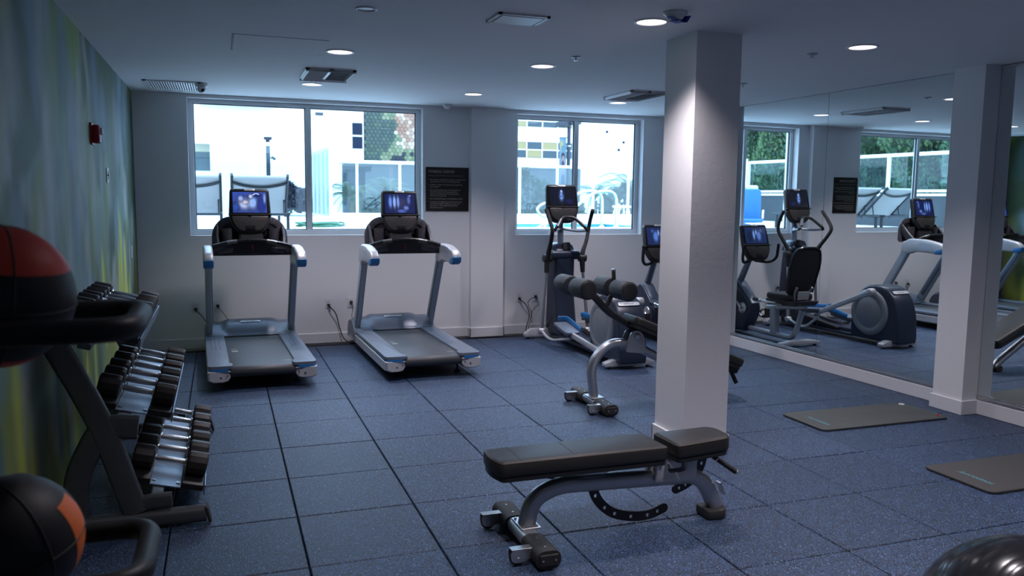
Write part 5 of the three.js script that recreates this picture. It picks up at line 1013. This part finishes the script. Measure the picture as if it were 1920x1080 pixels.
// ---------------------------------------------------------------- plants
function leafCloud(n, place, size, seed) {           // many small pointed leaves in one mesh
  const P = [], N = []; let s = seed; const r = () => { s = (s * 1664525 + 1013904223) >>> 0; return s / 4294967296; };
  for (let i = 0; i < n; i++) {
    const { p, dir } = place(r), L = size * (0.6 + 0.8 * r()), W = L * 0.34;
    const d = dir.clone().add(V(r() - 0.5, r() - 0.5, r() - 0.5).multiplyScalar(0.7)).normalize(), q = V(r() - 0.5, r() - 0.5, r() - 0.5).cross(d).normalize(), nn = q.clone().cross(d).normalize();
    const a = p, b = p.clone().addScaledVector(d, L * 0.45).addScaledVector(q, W), c = p.clone().addScaledVector(d, L), e = p.clone().addScaledVector(d, L * 0.45).addScaledVector(q, -W);
    for (const v of [a, b, c, a, c, e]) { P.push(v.x, v.y, v.z); N.push(nn.x, nn.y, nn.z); }
  }
  const g = new THREE.BufferGeometry(); g.setAttribute('position', new THREE.Float32BufferAttribute(P, 3)); g.setAttribute('normal', new THREE.Float32BufferAttribute(N, 3)); return clean(g);
}
const leafMat = (c) => std(c, 0.7, 0, { transmission: 0.3, thickness: 0, side: THREE.DoubleSide });
const mBark = std([0.10, 0.075, 0.05], 0.9);
{
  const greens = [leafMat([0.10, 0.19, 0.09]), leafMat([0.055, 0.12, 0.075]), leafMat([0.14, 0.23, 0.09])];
  const cone = (h, rad) => (r) => { const t = Math.pow(r(), 0.8), a = r() * 2 * PI, bump = 0.8 + 0.25 * Math.sin(a * 3 + t * 9) + 0.12 * Math.sin(t * 31), q = rad * bump * Math.pow(Math.sin(PI * (0.12 + 0.86 * t)), 0.6) * Math.sqrt(0.35 + 0.65 * r()); return { p: V(Math.cos(a) * q, 0.35 + t * h, Math.sin(a) * q), dir: V(Math.cos(a) * 0.5, 0.9, Math.sin(a) * 0.5) }; };
  const lush = [0, 1].map((k) => leafCloud(14000, cone(6.2 + k, 1.05 + 0.15 * k), 0.085, 91 + k)), deep = [0, 1].map((k) => leafCloud(9000, cone(6.0 + k, 0.98 + 0.15 * k), 0.09, 191 + k));
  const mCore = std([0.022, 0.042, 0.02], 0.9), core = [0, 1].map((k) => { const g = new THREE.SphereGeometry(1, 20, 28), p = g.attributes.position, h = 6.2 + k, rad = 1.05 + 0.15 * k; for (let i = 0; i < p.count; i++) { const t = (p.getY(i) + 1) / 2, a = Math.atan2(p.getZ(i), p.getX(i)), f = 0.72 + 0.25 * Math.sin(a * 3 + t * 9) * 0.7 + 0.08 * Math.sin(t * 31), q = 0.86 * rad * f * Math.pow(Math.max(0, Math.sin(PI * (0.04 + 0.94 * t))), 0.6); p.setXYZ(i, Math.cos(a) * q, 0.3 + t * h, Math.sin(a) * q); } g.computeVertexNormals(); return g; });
  const trunk = hose([[0, 0, 0], [0.03, 2, 0.02], [0, 5, 0]], 0.11, 8, 8);
  for (let i = 0; i < 12; i++) {
    const z = -9.3 - i * 1.75, x = -5.6 - 0.16 * i + rr(-0.25, 0.25), k = i % 2;
    const side = ['nearest the gym', 'second from the gym', 'third from the gym', 'fourth from the gym', 'fifth from the gym', 'sixth from the gym', 'seventh from the gym', 'eighth from the gym', 'ninth from the gym', 'tenth from the gym', 'eleventh from the gym', 'farthest from the gym'][i];
    const t = thing('hedge_tree', `tall evergreen hedge tree beyond the low wall, ${side}`, 'tree', [x, 0.7, z], rr(0, 6), 'hedge trees seen in the mirror');
    t.scale.setScalar(rr(0.95, 1.15));
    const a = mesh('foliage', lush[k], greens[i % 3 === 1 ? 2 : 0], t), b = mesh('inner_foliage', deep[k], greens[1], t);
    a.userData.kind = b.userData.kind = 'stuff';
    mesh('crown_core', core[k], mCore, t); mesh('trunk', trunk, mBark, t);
  }
  // palms
  const mFrond = leafMat([0.055, 0.085, 0.03]);
  const frondG = [0, 1, 2].map((k) => {
    const spine = smooth([[0, 0, 0], [0.35, 0.42 - 0.1 * k, 0], [0.8, 0.55 - 0.25 * k, 0], [1.2, 0.25 - 0.35 * k, 0]], 22), P = [];
    for (let i = 3; i < 22; i++) for (const s of [-1, 1]) { const p = spine[i], L = 0.34 * Math.sin(PI * (0.15 + 0.8 * i / 22)), q = spine[Math.min(22, i + 1)].clone().sub(p).normalize(); const tip = p.clone().addScaledVector(q, L * 0.75).add(V(0, -0.25 * L, s * L * 0.8)), w = q.clone().multiplyScalar(0.028); P.push(...p.toArray(), ...p.clone().add(w).toArray(), ...tip.toArray()); }
    const g = new THREE.BufferGeometry(); g.setAttribute('position', new THREE.Float32BufferAttribute(P, 3)); g.computeVertexNormals();
    return merge([g, sweep(spine, round(0.012, 5))]);
  });
  const palm = (label, x, z, h, sc) => { const t = thing('palm', label, 'palm', [x, -0.5, z], 0, 'palms beyond the fence'); mesh('trunk', cyl([0, 0, 0], [0, h, 0], 0.12, 0.09, 10), mBark, t); for (let k = 0; k < 26; k++) { const f = mesh('frond', frondG[k % 3], mFrond, t, [0, h, 0], [0, k * 2.4, rr(-0.1, 0.55)]); f.scale.setScalar(sc * rr(0.7, 1.05)); } };
  palm('bushy palm behind the fence at the white post, left window', 3.2, -20.0, 2.0, 0.8); palm('palm behind the fence under the hexagon mural', 4.55, -21.5, 2.1, 0.8); palm('palm behind the fence left of the pool rail arch', 10.9, -20.2, 2.1, 0.85); palm('palm behind the fence at the right end of the right window', 12.3, -20.4, 2.2, 1.0);
  // shrubs
  const bush = (label, x, y, z, r, c, seed) => { const t = thing('shrub', label, 'shrub', [x, y, z], 0, 'shrubs beyond the deck'); const f = mesh('foliage', leafCloud(1400, (q) => { const a = q() * 2 * PI, u = q() * 2 - 0.7, w = Math.sqrt(Math.max(0, 1 - Math.min(1, u * u))), k = r * Math.cbrt(0.3 + 0.7 * q()); return { p: V(Math.cos(a) * w * k, r * 0.75 + u * k * 0.9, Math.sin(a) * w * k), dir: V(Math.cos(a), 0.7, Math.sin(a)) }; }, 0.16, seed), leafMat(c), t); f.userData.kind = 'stuff'; mesh('stems', [0, 1, 2].map((k) => cyl([0, 0, 0], [Math.cos(k * 2.1) * r * 0.5, r, Math.sin(k * 2.1) * r * 0.5], 0.02, 0.01, 6)), mBark, t); };
  bush('purple leaved shrub beside the frosted screen', 1.25, DY, -17.4, 0.4, [0.07, 0.05, 0.085], 5); bush('dark green shrub at the left of the right window', 8.3, 0.9, -19.6, 0.85, [0.03, 0.06, 0.035], 6); bush('leafy shrub under the twin headed lamp post', 9.6, 0.6, -19.9, 0.7, [0.04, 0.07, 0.03], 7); bush('round shrub at the foot of the right palm', 11.7, 0.7, -19.7, 0.75, [0.035, 0.065, 0.035], 8); bush('low shrub behind the fence beside the left palm', 4.1, 0.7, -19.7, 0.6, [0.04, 0.07, 0.04], 9);
}
renderer.render(scene, camera);
